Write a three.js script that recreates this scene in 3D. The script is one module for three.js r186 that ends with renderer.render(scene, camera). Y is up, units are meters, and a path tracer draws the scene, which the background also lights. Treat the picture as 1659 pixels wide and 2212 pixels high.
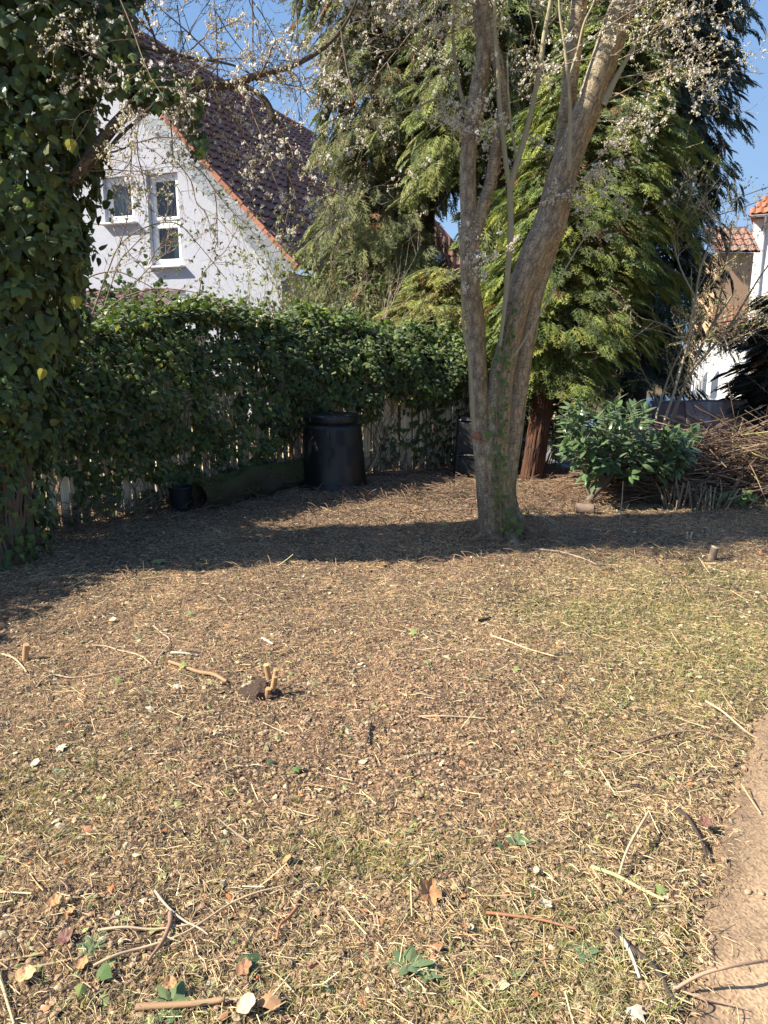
import * as THREE from 'three';
import { mergeGeometries } from 'three/addons/utils/BufferGeometryUtils.js';
import { RoundedBoxGeometry } from 'three/addons/geometries/RoundedBoxGeometry.js';

// ------------------------------------------------------------------ camera, sky, sun, exposure
const scene = new THREE.Scene();
const PITCH = 12.7 * Math.PI / 180, EYE = 1.65, FOCAL = 1597;
const camera = new THREE.PerspectiveCamera(69.4, 0.75, 0.1, 900);
camera.position.set(0, EYE, 0);
camera.rotation.set(-PITCH, 0, 0);
const renderer = new THREE.WebGLRenderer({ antialias: true });
renderer.setSize(768, 1024);
renderer.toneMapping = THREE.LinearToneMapping;
renderer.toneMappingExposure = 2.25;
renderer.shadowMap.enabled = true;

const SUN = new THREE.Vector3(-0.764, 0.643, 0.045).normalize();
{
  const W = 512, H = 256, d = new Float32Array(W * H * 4);
  const mix = (a, b, t) => a + (b - a) * t;
  for (let j = 0; j < H; j++) for (let i = 0; i < W; i++) {
    const el = ((j + 0.5) / H - 0.5) * Math.PI, az = ((i + 0.5) / W - 0.5) * 2 * Math.PI;
    const k = (j * W + i) * 4, s = Math.sin(el);
    let r, g, b;
    if (s >= 0) {
      const t = Math.pow(s, 0.62);
      r = mix(0.235, 0.012, t); g = mix(0.345, 0.080, t); b = mix(0.475, 0.26, t);
      const v = new THREE.Vector3(Math.cos(el) * Math.cos(az), s, Math.cos(el) * Math.sin(az)), c = Math.max(0, v.dot(SUN));
      const glow = 0.35 * Math.pow(c, 6) + 1.2 * Math.pow(c, 40);
      r += glow; g += glow * 0.96; b += glow * 0.88;
    } else { r = 0.15; g = 0.125; b = 0.09; }
    d[k] = r; d[k + 1] = g; d[k + 2] = b; d[k + 3] = 1;
  }
  const sky = new THREE.DataTexture(d, W, H, THREE.RGBAFormat, THREE.FloatType);
  sky.mapping = THREE.EquirectangularReflectionMapping;
  sky.magFilter = sky.minFilter = THREE.LinearFilter; sky.needsUpdate = true;
  scene.background = sky; scene.environment = sky;
}
const sun = new THREE.DirectionalLight(new THREE.Color().setRGB(1, 0.92, 0.78), 5.0);
sun.position.copy(SUN).multiplyScalar(60); sun.target.position.set(0, 0, -7);
sun.castShadow = true; sun.shadow.mapSize.set(4096, 4096); sun.shadow.radius = 1;
Object.assign(sun.shadow.camera, { left: -26, right: 26, top: 26, bottom: -26, near: 1, far: 160 });
scene.add(sun, sun.target);

// ------------------------------------------------------------------ small helpers
const V = (x, y, z) => new THREE.Vector3(x, y, z);
const UP = V(0, 1, 0);
function rng(seed) { let a = seed >>> 0; return () => { a = (a + 0x6D2B79F5) | 0; let t = Math.imul(a ^ (a >>> 15), 1 | a); t = (t + Math.imul(t ^ (t >>> 7), 61 | t)) ^ t; return ((t ^ (t >>> 14)) >>> 0) / 4294967296; }; }
const sr = (R, a, b) => a + (b - a) * R();
const clamp = (x, a = 0, b = 1) => Math.min(b, Math.max(a, x));
const sstep = (a, b, x) => { const t = clamp((x - a) / (b - a)); return t * t * (3 - 2 * t); };
const lerp = (a, b, t) => a + (b - a) * t;
function hash(x, y, s) { let h = Math.imul(x | 0, 374761393) + Math.imul(y | 0, 668265263) + Math.imul(s | 0, 974634777); h = Math.imul(h ^ (h >>> 13), 1274126177); return ((h ^ (h >>> 16)) >>> 0) / 4294967296; }
function noise(x, y, s = 0, per = 0) {                     // value noise, 0..1, wraps after "per" cells if given
  const xi = Math.floor(x), yi = Math.floor(y), xf = x - xi, yf = y - yi, u = xf * xf * (3 - 2 * xf), v = yf * yf * (3 - 2 * yf);
  const w = (k) => per ? ((k % per) + per) % per : k;
  const a = hash(w(xi), w(yi), s), b = hash(w(xi + 1), w(yi), s), c = hash(w(xi), w(yi + 1), s), d = hash(w(xi + 1), w(yi + 1), s);
  return lerp(lerp(a, b, u), lerp(c, d, u), v);
}
function fbm(x, y, s, oct = 4, per = 0) { let r = 0, a = 0.5, t = 0; for (let k = 0; k < oct; k++) { r += a * noise(x, y, s + k * 17, per); t += a; a *= 0.5; x *= 2; y *= 2; per *= 2; } return r / t; }
// the lens: a point of the photograph (1659 x 2212 grid) -> a place in the world
const FW = V(0, -Math.sin(PITCH), -Math.cos(PITCH)), LU = V(0, Math.cos(PITCH), -Math.sin(PITCH));
const rayOf = (px, py) => FW.clone().addScaledVector(V(1, 0, 0), (px - 829.5) / FOCAL).addScaledVector(LU, (1106 - py) / FOCAL);
const ground = (px, py, h = 0) => { const d = rayOf(px, py); return V(0, EYE, 0).addScaledVector(d, (h - EYE) / d.y); };
const at = (px, py, z) => { const d = rayOf(px, py); return V(0, EYE, 0).addScaledVector(d, z / d.z); };

// ------------------------------------------------------------------ naming
const used = new Map();
function numbered(name) { const n = used.get(name) ?? 0; used.set(name, n + 1); return n ? `${name}_${String(n).padStart(3, '0')}` : name; }
function tag(o, label, category, group) { o.userData.label = label; o.userData.category = category; if (group) o.userData.group = group; return o; }
function thing(name, label, category, pos = [0, 0, 0], group) { const o = new THREE.Group(); o.name = numbered(name); o.position.set(...pos); scene.add(o); return tag(o, label, category, group); }
function part(name, geo, mat, parent, stuff) {
  const m = new THREE.Mesh(Array.isArray(geo) ? mergeGeometries(geo.map((g) => g.index ? g.toNonIndexed() : g)) : geo, mat);
  parent.userData._n ??= {}; const n = parent.userData._n[name] ?? 0; parent.userData._n[name] = n + 1;
  m.name = n ? `${name}_${String(n).padStart(3, '0')}` : name;
  m.castShadow = m.receiveShadow = true; if (stuff) m.userData.kind = 'stuff';
  parent.add(m); return m;
}
function single(name, geo, mat, label, category, group) { const h = new THREE.Group(); const m = part(name, geo, mat, h); h.remove(m); m.name = numbered(name); scene.add(m); return tag(m, label, category, group); }
function struct(name, geo, mat) { const m = single(name, geo, mat); delete m.userData.label; delete m.userData.category; m.userData.kind = 'structure'; return m; }
function instances(name, geo, mat, list, parent, kind = 'stuff') {       // list: [Matrix4, Color?]
  const m = new THREE.InstancedMesh(geo, mat, list.length), c = new THREE.Color();
  list.forEach((e, i) => { m.setMatrixAt(i, e[0]); if (e[1]) m.setColorAt(i, e[1]); });
  m.castShadow = m.receiveShadow = true; m.userData.kind = kind;
  if (parent) { parent.userData._n ??= {}; const n = parent.userData._n[name] ?? 0; parent.userData._n[name] = n + 1; m.name = n ? `${name}_${String(n).padStart(3, '0')}` : name; parent.add(m); }
  else { m.name = numbered(name); scene.add(m); }
  return m;
}
const lin = (r, g, b) => new THREE.Color().setRGB(r, g, b);
function mat(r, g, b, rough = 0.9, extra = {}) { return new THREE.MeshStandardMaterial({ color: lin(r, g, b), roughness: rough, side: THREE.DoubleSide, ...extra }); }
function leafMat(r, g, b, through = 0.35, coat = 0, coatRough = 0.35) { return new THREE.MeshPhysicalMaterial({ color: lin(r, g, b), roughness: 1, transmission: through, thickness: 0, clearcoat: coat, clearcoatRoughness: coatRough, side: THREE.DoubleSide }); }
function basis(dir, normal, pos, sx, sy = sx, sz = sx) {           // local +y along dir, local +z near normal
  const y = dir.clone().normalize(), x = y.clone().cross(normal); if (x.lengthSq() < 1e-6) x.set(1, 0, 0).cross(y); x.normalize();
  const z = x.clone().cross(y).normalize();
  return new THREE.Matrix4().makeBasis(x.multiplyScalar(sx), y.multiplyScalar(sy), z.multiplyScalar(sz)).setPosition(pos);
}
const rndDir = (R) => { const z = 2 * R() - 1, a = R() * 6.2832, s = Math.sqrt(1 - z * z); return V(s * Math.cos(a), z, s * Math.sin(a)); };

function tex(w, h, fn, srgb = true) {                              // fn(x, y) in pixels -> [r, g, b] 0..1 (linear when srgb is false)
  const d = new Uint8Array(w * h * 4);
  for (let j = 0; j < h; j++) for (let i = 0; i < w; i++) { const c = fn(i, j), k = (j * w + i) * 4; for (let q = 0; q < 3; q++) d[k + q] = clamp(c[q] ?? c[0]) * 255; d[k + 3] = 255; }
  const t = new THREE.DataTexture(d, w, h); t.wrapS = t.wrapT = THREE.RepeatWrapping; t.magFilter = t.minFilter = THREE.LinearFilter;
  if (srgb) t.colorSpace = THREE.SRGBColorSpace; t.needsUpdate = true; return t;
}

// a limb: tube through points with a radius for each, uneven like wood; u runs round (whole repeats), v along in metres
function limb(points, radii, o = {}) {
  const n = points.length, segs = o.segs ?? Math.max(2, (n - 1) * (o.sub ?? 3)), sides = o.sides ?? 6, wob = o.wob ?? 0, seed = o.seed ?? 1;
  const curve = n > 2 ? new THREE.CatmullRomCurve3(points, false, 'centripetal') : null;
  const pos = [], uv = [], idx = [], col = [];
  let nrm = null, len = 0, prev = null;
  const rep = o.rep ?? Math.max(1, Math.round(radii[0] * 6.283 / (o.tile ?? 0.5)));
  for (let i = 0; i <= segs; i++) {
    const t = i / segs, p = curve ? curve.getPoint(t) : points[0].clone().lerp(points[1], t);
    const T = curve ? curve.getTangent(t) : points[1].clone().sub(points[0]).normalize();
    const f = t * (n - 1), k = Math.min(n - 2, Math.floor(f)), r = lerp(radii[k], radii[k + 1], f - k);
    if (!nrm) { nrm = V(0, 0, -1).addScaledVector(T, T.z); if (nrm.lengthSq() < 1e-4) nrm.set(1, 0, 0); nrm.normalize(); } else nrm.addScaledVector(T, -nrm.dot(T)).normalize();
    const B = T.clone().cross(nrm);
    if (prev) len += p.distanceTo(prev); prev = p;
    for (let j = 0; j <= sides; j++) {
      const a = j / sides * 6.28318, jj = j % sides;
      const w = wob ? 1 + wob * (2 * noise(jj / sides * 5, len * 3, seed, 0) * (jj === 0 || jj === sides - 1 ? 1 : 1) - 1) + wob * 0.8 * (Math.sin(a * 3 + len * 1.3 + seed) * 0.4) : 1;
      const rr = r * w;
      pos.push(p.x + (nrm.x * Math.cos(a) + B.x * Math.sin(a)) * rr, p.y + (nrm.y * Math.cos(a) + B.y * Math.sin(a)) * rr, p.z + (nrm.z * Math.cos(a) + B.z * Math.sin(a)) * rr);
      uv.push(j / sides * rep, len / (o.tile ?? 0.5));
      if (o.color) { const c = o.color(nrm.clone().multiplyScalar(Math.cos(a)).addScaledVector(B, Math.sin(a)), p, len); col.push(c[0], c[1], c[2]); }
      if (i < segs && j < sides) { const q = i * (sides + 1) + j; idx.push(q, q + sides + 1, q + 1, q + 1, q + sides + 1, q + sides + 2); }
    }
  }
  if (o.cap) { const c = pos.length / 3, e = curve ? curve.getPoint(1) : points[1]; pos.push(e.x, e.y, e.z); uv.push(0, 0); if (o.color) col.push(1, 1, 1); for (let j = 0; j < sides; j++) idx.push(c - sides - 1 + j, c, c - sides + j); }
  const g = new THREE.BufferGeometry();
  g.setAttribute('position', new THREE.Float32BufferAttribute(pos, 3)); g.setAttribute('uv', new THREE.Float32BufferAttribute(uv, 2));
  if (o.color) g.setAttribute('color', new THREE.Float32BufferAttribute(col, 3));
  g.setIndex(idx); g.computeVertexNormals();
  if (sides > 4) {                                           // close the seam of the normals
    const N = g.attributes.normal;
    for (let i = 0; i <= segs; i++) { const a = i * (sides + 1), b = a + sides; const m = V(N.getX(a) + N.getX(b), N.getY(a) + N.getY(b), N.getZ(a) + N.getZ(b)).normalize(); N.setXYZ(a, m.x, m.y, m.z); N.setXYZ(b, m.x, m.y, m.z); }
  }
  return g;
}
const sidesFor = (r) => r > 0.05 ? 12 : r > 0.02 ? 8 : r > 0.006 ? 5 : 3;
function grow(R, p, d, L, r, lvl, o, out) {                        // a branch and what grows from it
  const n = o.n?.[lvl] ?? 5, pts = [p.clone()], rad = [r], dir = d.clone().normalize(); let q = p.clone();
  for (let i = 1; i <= n; i++) {
    dir.addScaledVector(rndDir(R), o.wig?.[lvl] ?? 0.18).addScaledVector(UP, o.lift?.[lvl] ?? 0).normalize();
    q = q.clone().addScaledVector(dir, L / n); pts.push(q); rad.push(lerp(r, r * (o.taper ?? 0.35), i / n));
    if (lvl >= (o.leafLvl ?? 1)) out.nodes.push({ p: q, d: dir.clone(), lvl });
  }
  out.geos[lvl] ??= []; out.geos[lvl].push(limb(pts, rad, { sides: sidesFor(r), segs: n, seed: (R() * 999) | 0, wob: r > 0.02 ? 0.06 : 0, rep: 1, tile: 0.3 }));
  const kids = o.kids[lvl] ?? 0;
  for (let k = 0; k < kids; k++) {
    const t = sr(R, o.from?.[lvl] ?? 0.25, 1), f = t * n, i = Math.min(n - 1, Math.floor(f)), b = pts[i].clone().lerp(pts[i + 1], f - i);
    const along = pts[i + 1].clone().sub(pts[i]).normalize(), side = rndDir(R); side.addScaledVector(along, -side.dot(along)).normalize();
    const a = (o.spread?.[lvl] ?? 0.9) * sr(R, 0.7, 1.25);
    const nd = along.multiplyScalar(Math.cos(a)).addScaledVector(side, Math.sin(a));
    grow(R, b, nd, L * (o.ratio?.[lvl] ?? 0.5) * sr(R, 0.6, 1.2), Math.max(o.rmin ?? 0.0018, lerp(r, r * 0.4, t) * (o.rratio ?? 0.55)), lvl + 1, o, out);
  }
}

// ------------------------------------------------------------------ leaves
function fan(outline, fold, tipDrop) {                             // leaf from its outline [x, y]..., stalk at the origin, tip along +y; folded along its midrib, drooping at the tip
  const P = outline.map(([x, y]) => [x, y, -fold * Math.abs(x) - tipDrop * y * y]), c = [0, 0.38, -tipDrop * 0.14 + 0.02];
  const pos = [], nz = [];
  for (let i = 0; i < P.length; i++) { const a = P[i], b = P[(i + 1) % P.length]; pos.push(...c, ...b, ...a); }
  const g = new THREE.BufferGeometry(); g.setAttribute('position', new THREE.Float32BufferAttribute(pos, 3));
  g.setAttribute('uv', new THREE.Float32BufferAttribute(pos.flatMap((_, i) => i % 3 === 2 ? [] : [pos[i]]), 2));
  g.computeVertexNormals(); return g;
}
const lobes = [[0, 0], [-0.30, -0.10], [-0.52, 0.10], [-0.33, 0.30], [-0.46, 0.60], [-0.18, 0.56], [0, 1.0], [0.18, 0.56], [0.46, 0.60], [0.33, 0.30], [0.52, 0.10], [0.30, -0.10]];
const oval = [[0, 0], [-0.28, 0.02], [-0.43, 0.24], [-0.36, 0.52], [-0.16, 0.80], [0, 1.02], [0.16, 0.80], [0.36, 0.52], [0.43, 0.24], [0.28, 0.02]];
const IVY = [fan(lobes, 0.22, 0.16), fan(oval, 0.26, 0.2), fan(lobes.map(([x, y]) => [x * 0.85, y * 1.05]), 0.34, 0.1), fan(oval.map(([x, y]) => [x * 1.12, y * 0.96]), 0.16, 0.26)];
const lance = [[0, 0], [-0.10, 0.12], [-0.17, 0.38], [-0.15, 0.65], [-0.06, 0.9], [0, 1], [0.06, 0.9], [0.15, 0.65], [0.17, 0.38], [0.10, 0.12]];
const LAUREL = [fan(lance, 0.35, 0.18), fan(lance.map(([x, y]) => [x * 1.15, y]), 0.2, 0.3)];
const crumple = (seed, lob) => { const R = rng(seed), pos = [], n = 44, rings = 5, P = (i, k) => { const a = i / n * 6.28318, lobe = 0.62 + lob * 0.34 * Math.pow(Math.abs(Math.cos(a * 2.5)), 1.4) - lob * 0.1 * Math.abs(Math.sin(a * 7)), r = k / rings * lobe * 0.62, x = Math.sin(a) * r, y = 0.5 - Math.cos(a) * r; return [x, y, 0.62 * x * x + 0.35 * (y - 0.5) * (y - 0.5) + 0.13 * (fbm(x * 4 + seed, y * 4, seed, 3) - 0.5) + 0.05 * Math.abs(Math.sin(a * 2.5)) * k / rings]; }; for (let k = 0; k < rings; k++) for (let i = 0; i < n; i++) { const A = P(i, k), B = P(i + 1, k), C = P(i, k + 1), D = P(i + 1, k + 1); pos.push(...A, ...C, ...B, ...B, ...C, ...D); } const g = new THREE.BufferGeometry(); g.setAttribute('position', new THREE.Float32BufferAttribute(pos, 3)); g.computeVertexNormals(); return g; };
const SMALL = fan([[0, 0], [-0.25, 0.3], [-0.18, 0.7], [0, 1], [0.18, 0.7], [0.25, 0.3]], 0.3, 0.15);
function hang(R, pos, out, size, up = 0.35, jit = 0.45) {          // matrix of a leaf that hangs, its face turned outward
  const n = out.clone().addScaledVector(UP, up).addScaledVector(rndDir(R), jit).normalize();
  const t = V(0, -1, 0).addScaledVector(rndDir(R), 0.45); t.addScaledVector(n, -t.dot(n)).normalize();
  return basis(t, n, pos, size * sr(R, 0.85, 1.15), size, size);
}
// leaves of a plant: those that show largest are parts of their own, the rest one mass
function leafParts(list, parent, mats, geos, name = 'leaf', most = 300, massMat) {
  const eye = V(0, EYE, 0), inView = (p) => { const r = p.clone().sub(eye), w = r.dot(FW), x = r.x / w * FOCAL + 829.5, y = 1106 - r.dot(LU) / w * FOCAL; return w > 0 && x > 5 && x < 1654 && y > 5 && y < 2207; };
  const p = V(), rank = list.map((e, i) => { p.setFromMatrixPosition(e.m); return [inView(p) && !e.inner ? e.size / p.distanceTo(eye) : -1, i]; }).sort((a, b) => b[0] - a[0]);
  const own = new Set(rank.slice(0, most).filter((r) => r[0] > 0).map((r) => r[1]));
  const rest = geos.map(() => []);
  list.forEach((e, i) => {
    if (own.has(i)) { const m = part(name, geos[e.g], mats[e.c % mats.length], parent); m.applyMatrix4(e.m); }
    else rest[e.g].push([e.m, e.tint]);
  });
  rest.forEach((r, i) => { if (r.length) instances('leaves', geos[i], massMat ?? mats[0], r, parent); });
}

// conifer spray: a flat frond of scale-leaf twigs, stalk at the origin, tip along +y
function frond(seed, pairs, sub, droop) {
  const R = rng(seed), pos = [];
  const rhomb = (x0, y0, x1, y1, w) => { const dx = x1 - x0, dy = y1 - y0, l = Math.hypot(dx, dy) || 1, nx = -dy / l * w, ny = dx / l * w, mx = x0 + dx * 0.45, my = y0 + dy * 0.45;
    const z = (x, y) => -droop * y * y - 0.35 * Math.abs(x) * Math.abs(x) + 0.02 * Math.sin(x * 30 + y * 20);
    pos.push(x0, y0, z(x0, y0), mx + nx, my + ny, z(mx, my), x1, y1, z(x1, y1), x0, y0, z(x0, y0), x1, y1, z(x1, y1), mx - nx, my - ny, z(mx, my)); };
  rhomb(0, 0, 0, 1, 0.018);
  for (let i = 0; i < pairs; i++) for (const s of [-1, 1]) {
    const t = (i + 0.5 + 0.4 * (R() - 0.5)) / pairs, y0 = 0.08 + 0.86 * t, L = (0.16 + 0.34 * Math.sin(Math.PI * Math.min(1, 0.25 + t * 0.8))) * (1 - 0.45 * t) * sr(R, 0.8, 1.15), a = sr(R, 0.75, 1.0);
    const ex = s * L * Math.sin(a), ey = y0 + L * Math.cos(a);
    rhomb(0, y0, ex, ey, 0.026);
    for (let k = 0; k < sub; k++) { const q = 0.35 + 0.5 * k / sub, bx = ex * q, by = y0 + (ey - y0) * q, l2 = L * 0.42; rhomb(bx, by, bx + s * l2 * 0.25, by + l2 * 0.95, 0.02); rhomb(bx, by, bx + s * l2 * 0.95, by + l2 * 0.25, 0.02); }
  }
  const g = new THREE.BufferGeometry(); g.setAttribute('position', new THREE.Float32BufferAttribute(pos, 3)); g.computeVertexNormals(); return g;
}
// ------------------------------------------------------------------ ground
const PATH_EDGE = [[0.55, 0.9], [0.73, 1.52], [0.98, 1.91], [1.10, 2.14], [1.35, 2.53], [1.57, 2.87], [1.86, 3.30], [2.6, 4.3], [3.6, 5.4], [5.2, 6.9]];
function pathX(d) { for (let i = 1; i < PATH_EDGE.length; i++) if (d < PATH_EDGE[i][1]) { const [a, b] = [PATH_EDGE[i - 1], PATH_EDGE[i]]; return lerp(a[0], b[0], (d - a[1]) / (b[1] - a[1])); } return 5.2 + (d - 6.9); }
const onPath = (x, z) => x - pathX(-z) - 0.05 * (noise(x * 5, z * 5, 71) - 0.5) - 0.06 * (noise(x * 16, z * 16, 72) - 0.5);      // > 0 on the path
const gh = (x, z) => {
  const p = sstep(-0.12, 0.05, onPath(x, z)), far = -z;
  let h = 0.05 * (fbm(x * 0.9, z * 0.9, 5, 3) - 0.5) + 0.13 * Math.exp(-((x - 1.30) ** 2 / 0.11 + (z + 6.42) ** 2 / 0.10)) + 0.05 * Math.exp(-((x - 1.1) ** 2 / 0.35 + (z + 6.5) ** 2 / 0.3));
  h *= 1 - p; h -= 0.018 * p;
  return h - 0.78 * sstep(10.0, 11.6, far) * sstep(1.5, 2.6, x + (far > 13 ? 0 : 0)) ;
};
const fine = (x, z) => onPath(x, z) > -0.02 ? 0 : 0.016 * (fbm(x * 13, z * 13, 11, 3) - 0.5) + 0.012 * Math.pow(noise(x * 31, z * 31, 9), 2) ;
const greenness = (x, z) => {                                       // where grass and moss are left, 0..1
  const b = (cx, cz, rx, rz, k) => k * Math.exp(-(((x - cx) / rx) ** 2 + ((z - cz) / rz) ** 2));
  let g = b(1.75, -4.1, 0.6, 0.9, 1.6) + b(2.2, -5.1, 0.9, 0.6, 1.1) + b(1.05, -3.0, 0.45, 0.7, 0.45) + b(-1.25, -2.45, 0.4, 0.35, 0.75) + b(-0.1, -2.15, 0.35, 0.2, 0.7) + b(0.55, -1.95, 0.45, 0.35, 0.55) + b(0.35, -1.55, 0.7, 0.25, 0.7) + b(-0.5, -1.5, 0.7, 0.2, 0.45) + b(0.9, -4.6, 0.6, 0.4, 0.35);
  return clamp(g * (0.1 + 1.6 * Math.pow(fbm(x * 3.3, z * 3.3, 44, 3), 1.3)));
};
const bareness = (x, z) => clamp(Math.exp(-(((x - 0.0) / 0.75) ** 2 + ((z + 3.0) / 0.85) ** 2)) * 1.1 * (0.5 + noise(x * 2, z * 2, 8)));

// soil: brown crumbs with bits of straw in the grain
const SOIL_N = 1024;
const soilH = new Float32Array(SOIL_N * SOIL_N), soilC = new Float32Array(SOIL_N * SOIL_N * 3);
{
  const R = rng(4), N = SOIL_N;
  for (let j = 0; j < N; j++) for (let i = 0; i < N; i++) {
    const k = j * N + i, a = fbm(i / N * 8, j / N * 8, 3, 5, 8), b = fbm(i / N * 90, j / N * 90, 6, 2, 90), c = noise(i / N * 240, j / N * 240, 9, 240);
    const v = 0.62 + 0.5 * (a - 0.5) + 0.75 * (b - 0.5) + 0.4 * (c - 0.5), w = noise(i / N * 40, j / N * 40, 19, 40);
    soilH[k] = clamp(0.3 + 0.6 * (b - 0.5) + 0.35 * (c - 0.5));
    soilC[k * 3] = v * (0.69 + 0.05 * w); soilC[k * 3 + 1] = v * (0.545 + 0.04 * w); soilC[k * 3 + 2] = v * (0.415 + 0.01 * w);
  }
  for (let s = 0; s < 9500; s++) {                                   // fine straw pressed into the soil
    let x = R() * N, y = R() * N, a = R() * 6.28; const L = 6 + R() * R() * 46, w = R() < 0.7 ? 1 : 2, q = R(), tone = q < 0.62 ? [0.80, 0.68, 0.50] : q < 0.8 ? [0.46, 0.34, 0.27] : q < 0.92 ? [0.66, 0.62, 0.42] : [0.30, 0.22, 0.18], f = sr(R, 0.75, 1.12), bend = (R() - 0.5) * 0.04;
    for (let t = 0; t < L; t++) { x += Math.cos(a); y += Math.sin(a); a += bend;
      for (let p = 0; p < w; p++) { const i = ((Math.round(x) + p) % N + N) % N, j = ((Math.round(y)) % N + N) % N, k = j * N + i; for (let c = 0; c < 3; c++) soilC[k * 3 + c] = tone[c] * f; soilH[k] = Math.min(1, soilH[k] + 0.3); } }
  }
}
const soilMap = tex(SOIL_N, SOIL_N, (i, j) => { const k = (j * SOIL_N + i) * 3; return [soilC[k], soilC[k + 1], soilC[k + 2]]; });
const soilBump = tex(SOIL_N, SOIL_N, (i, j) => [soilH[j * SOIL_N + i]], false);
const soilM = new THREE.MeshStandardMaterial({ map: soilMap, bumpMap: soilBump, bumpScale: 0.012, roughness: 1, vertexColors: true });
{
  const axis = (a, b, step, far0, far1) => { const l = []; for (let x = a; x <= b + 1e-6; x += step) l.push(x); let s = step; for (let x = b; x < far1;) { s *= 1.35; x += s; l.push(Math.min(x, far1)); } s = step; for (let x = a; x > far0;) { s *= 1.35; x -= s; l.unshift(Math.max(x, far0)); } return l; };
  const X = axis(-3.3, 4.0, 0.026, -400, 400), Z = axis(-8.6, -1.1, 0.026, -400, 60), pos = [], uv = [], col = [], idx = [];
  for (let j = 0; j < Z.length; j++) for (let i = 0; i < X.length; i++) {
    const x = X[i], z = Z[j], near = Math.abs(x) < 6 && z > -11 && z < 0;
    pos.push(x, gh(x, z) + (near ? fine(x, z) : 0), z); uv.push(x / 1.5, z / 1.5);
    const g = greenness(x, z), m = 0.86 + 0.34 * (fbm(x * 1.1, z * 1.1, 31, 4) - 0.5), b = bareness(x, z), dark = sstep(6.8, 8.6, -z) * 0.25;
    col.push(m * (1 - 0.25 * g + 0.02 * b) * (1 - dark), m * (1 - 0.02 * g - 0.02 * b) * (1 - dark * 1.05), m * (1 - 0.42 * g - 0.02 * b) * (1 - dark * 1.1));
    if (i < X.length - 1 && j < Z.length - 1) { const q = j * X.length + i; idx.push(q, q + X.length, q + 1, q + 1, q + X.length, q + X.length + 1); }
  }
  const g = new THREE.BufferGeometry(); g.setAttribute('position', new THREE.Float32BufferAttribute(pos, 3)); g.setAttribute('uv', new THREE.Float32BufferAttribute(uv, 2)); g.setAttribute('color', new THREE.Float32BufferAttribute(col, 3)); g.setIndex(idx); g.computeVertexNormals();
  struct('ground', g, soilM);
}
// path of trodden sandy earth
{
  const N = 512, pm = tex(N, N, (i, j) => { const a = fbm(i / N * 6, j / N * 6, 2, 4, 6), b = noise(i / N * 150, j / N * 150, 7, 150), c = noise(i / N * 60, j / N * 60, 23, 60), f = 0.86 + 0.24 * (a - 0.5) + 0.24 * (b - 0.5), s = c > 0.86 ? 0.86 : 1; return [0.735 * f * s, 0.615 * f * s, 0.485 * f * s]; });
  const pb = tex(N, N, (i, j) => [0.5 + 0.6 * (noise(i / N * 150, j / N * 150, 7, 150) - 0.5) + 0.5 * (fbm(i / N * 20, j / N * 20, 3, 3, 20) - 0.5)], false);
  const pos = [], uv = [], idx = [], col = []; const W = 60, D = [];
  for (let d = 0.7; d < 8.2; d += 0.03) D.push(d);
  D.forEach((d, r) => { for (let k = 0; k <= W; k++) { const x = pathX(d) - 0.10 + 2.6 * Math.pow(k / W, 1.5), z = -d, e = onPath(x, z); pos.push(x, -0.030 + 0.028 * sstep(-0.03, 0.035, e) + 0.004 * (fbm(x * 3, z * 3, 9, 2) - 0.5) + 0.002 * noise(x * 30, z * 30, 4), z); uv.push(x / 0.9, z / 0.9); { const q = 1 - 0.45 * sstep(0.16, -0.02, e + 0.12 * (noise(x * 9, z * 9, 33) - 0.5)) - 0.12 * noise(x * 4, z * 4, 34); col.push(q, q * (0.97 + 0.03 * q), q * (0.94 + 0.06 * q)); } if (r < D.length - 1 && k < W) { const q = r * (W + 1) + k; idx.push(q, q + 1, q + W + 1, q + 1, q + W + 2, q + W + 1); } } });
  const g = new THREE.BufferGeometry(); g.setAttribute('position', new THREE.Float32BufferAttribute(pos, 3)); g.setAttribute('uv', new THREE.Float32BufferAttribute(uv, 2)); g.setAttribute('color', new THREE.Float32BufferAttribute(col, 3)); g.setIndex(idx); g.computeVertexNormals();
  struct('path', g, new THREE.MeshStandardMaterial({ map: pm, bumpMap: pb, bumpScale: 0.004, roughness: 0.95, vertexColors: true }));
}
// street behind the garden, one step lower
struct('street', (() => { const g = new THREE.BoxGeometry(60, 0.06, 7); g.translate(33.5, -0.78 - 0.002, -16.2); return g; })(), new THREE.MeshStandardMaterial({ color: lin(0.16, 0.155, 0.15), roughness: 0.95 }));

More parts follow.
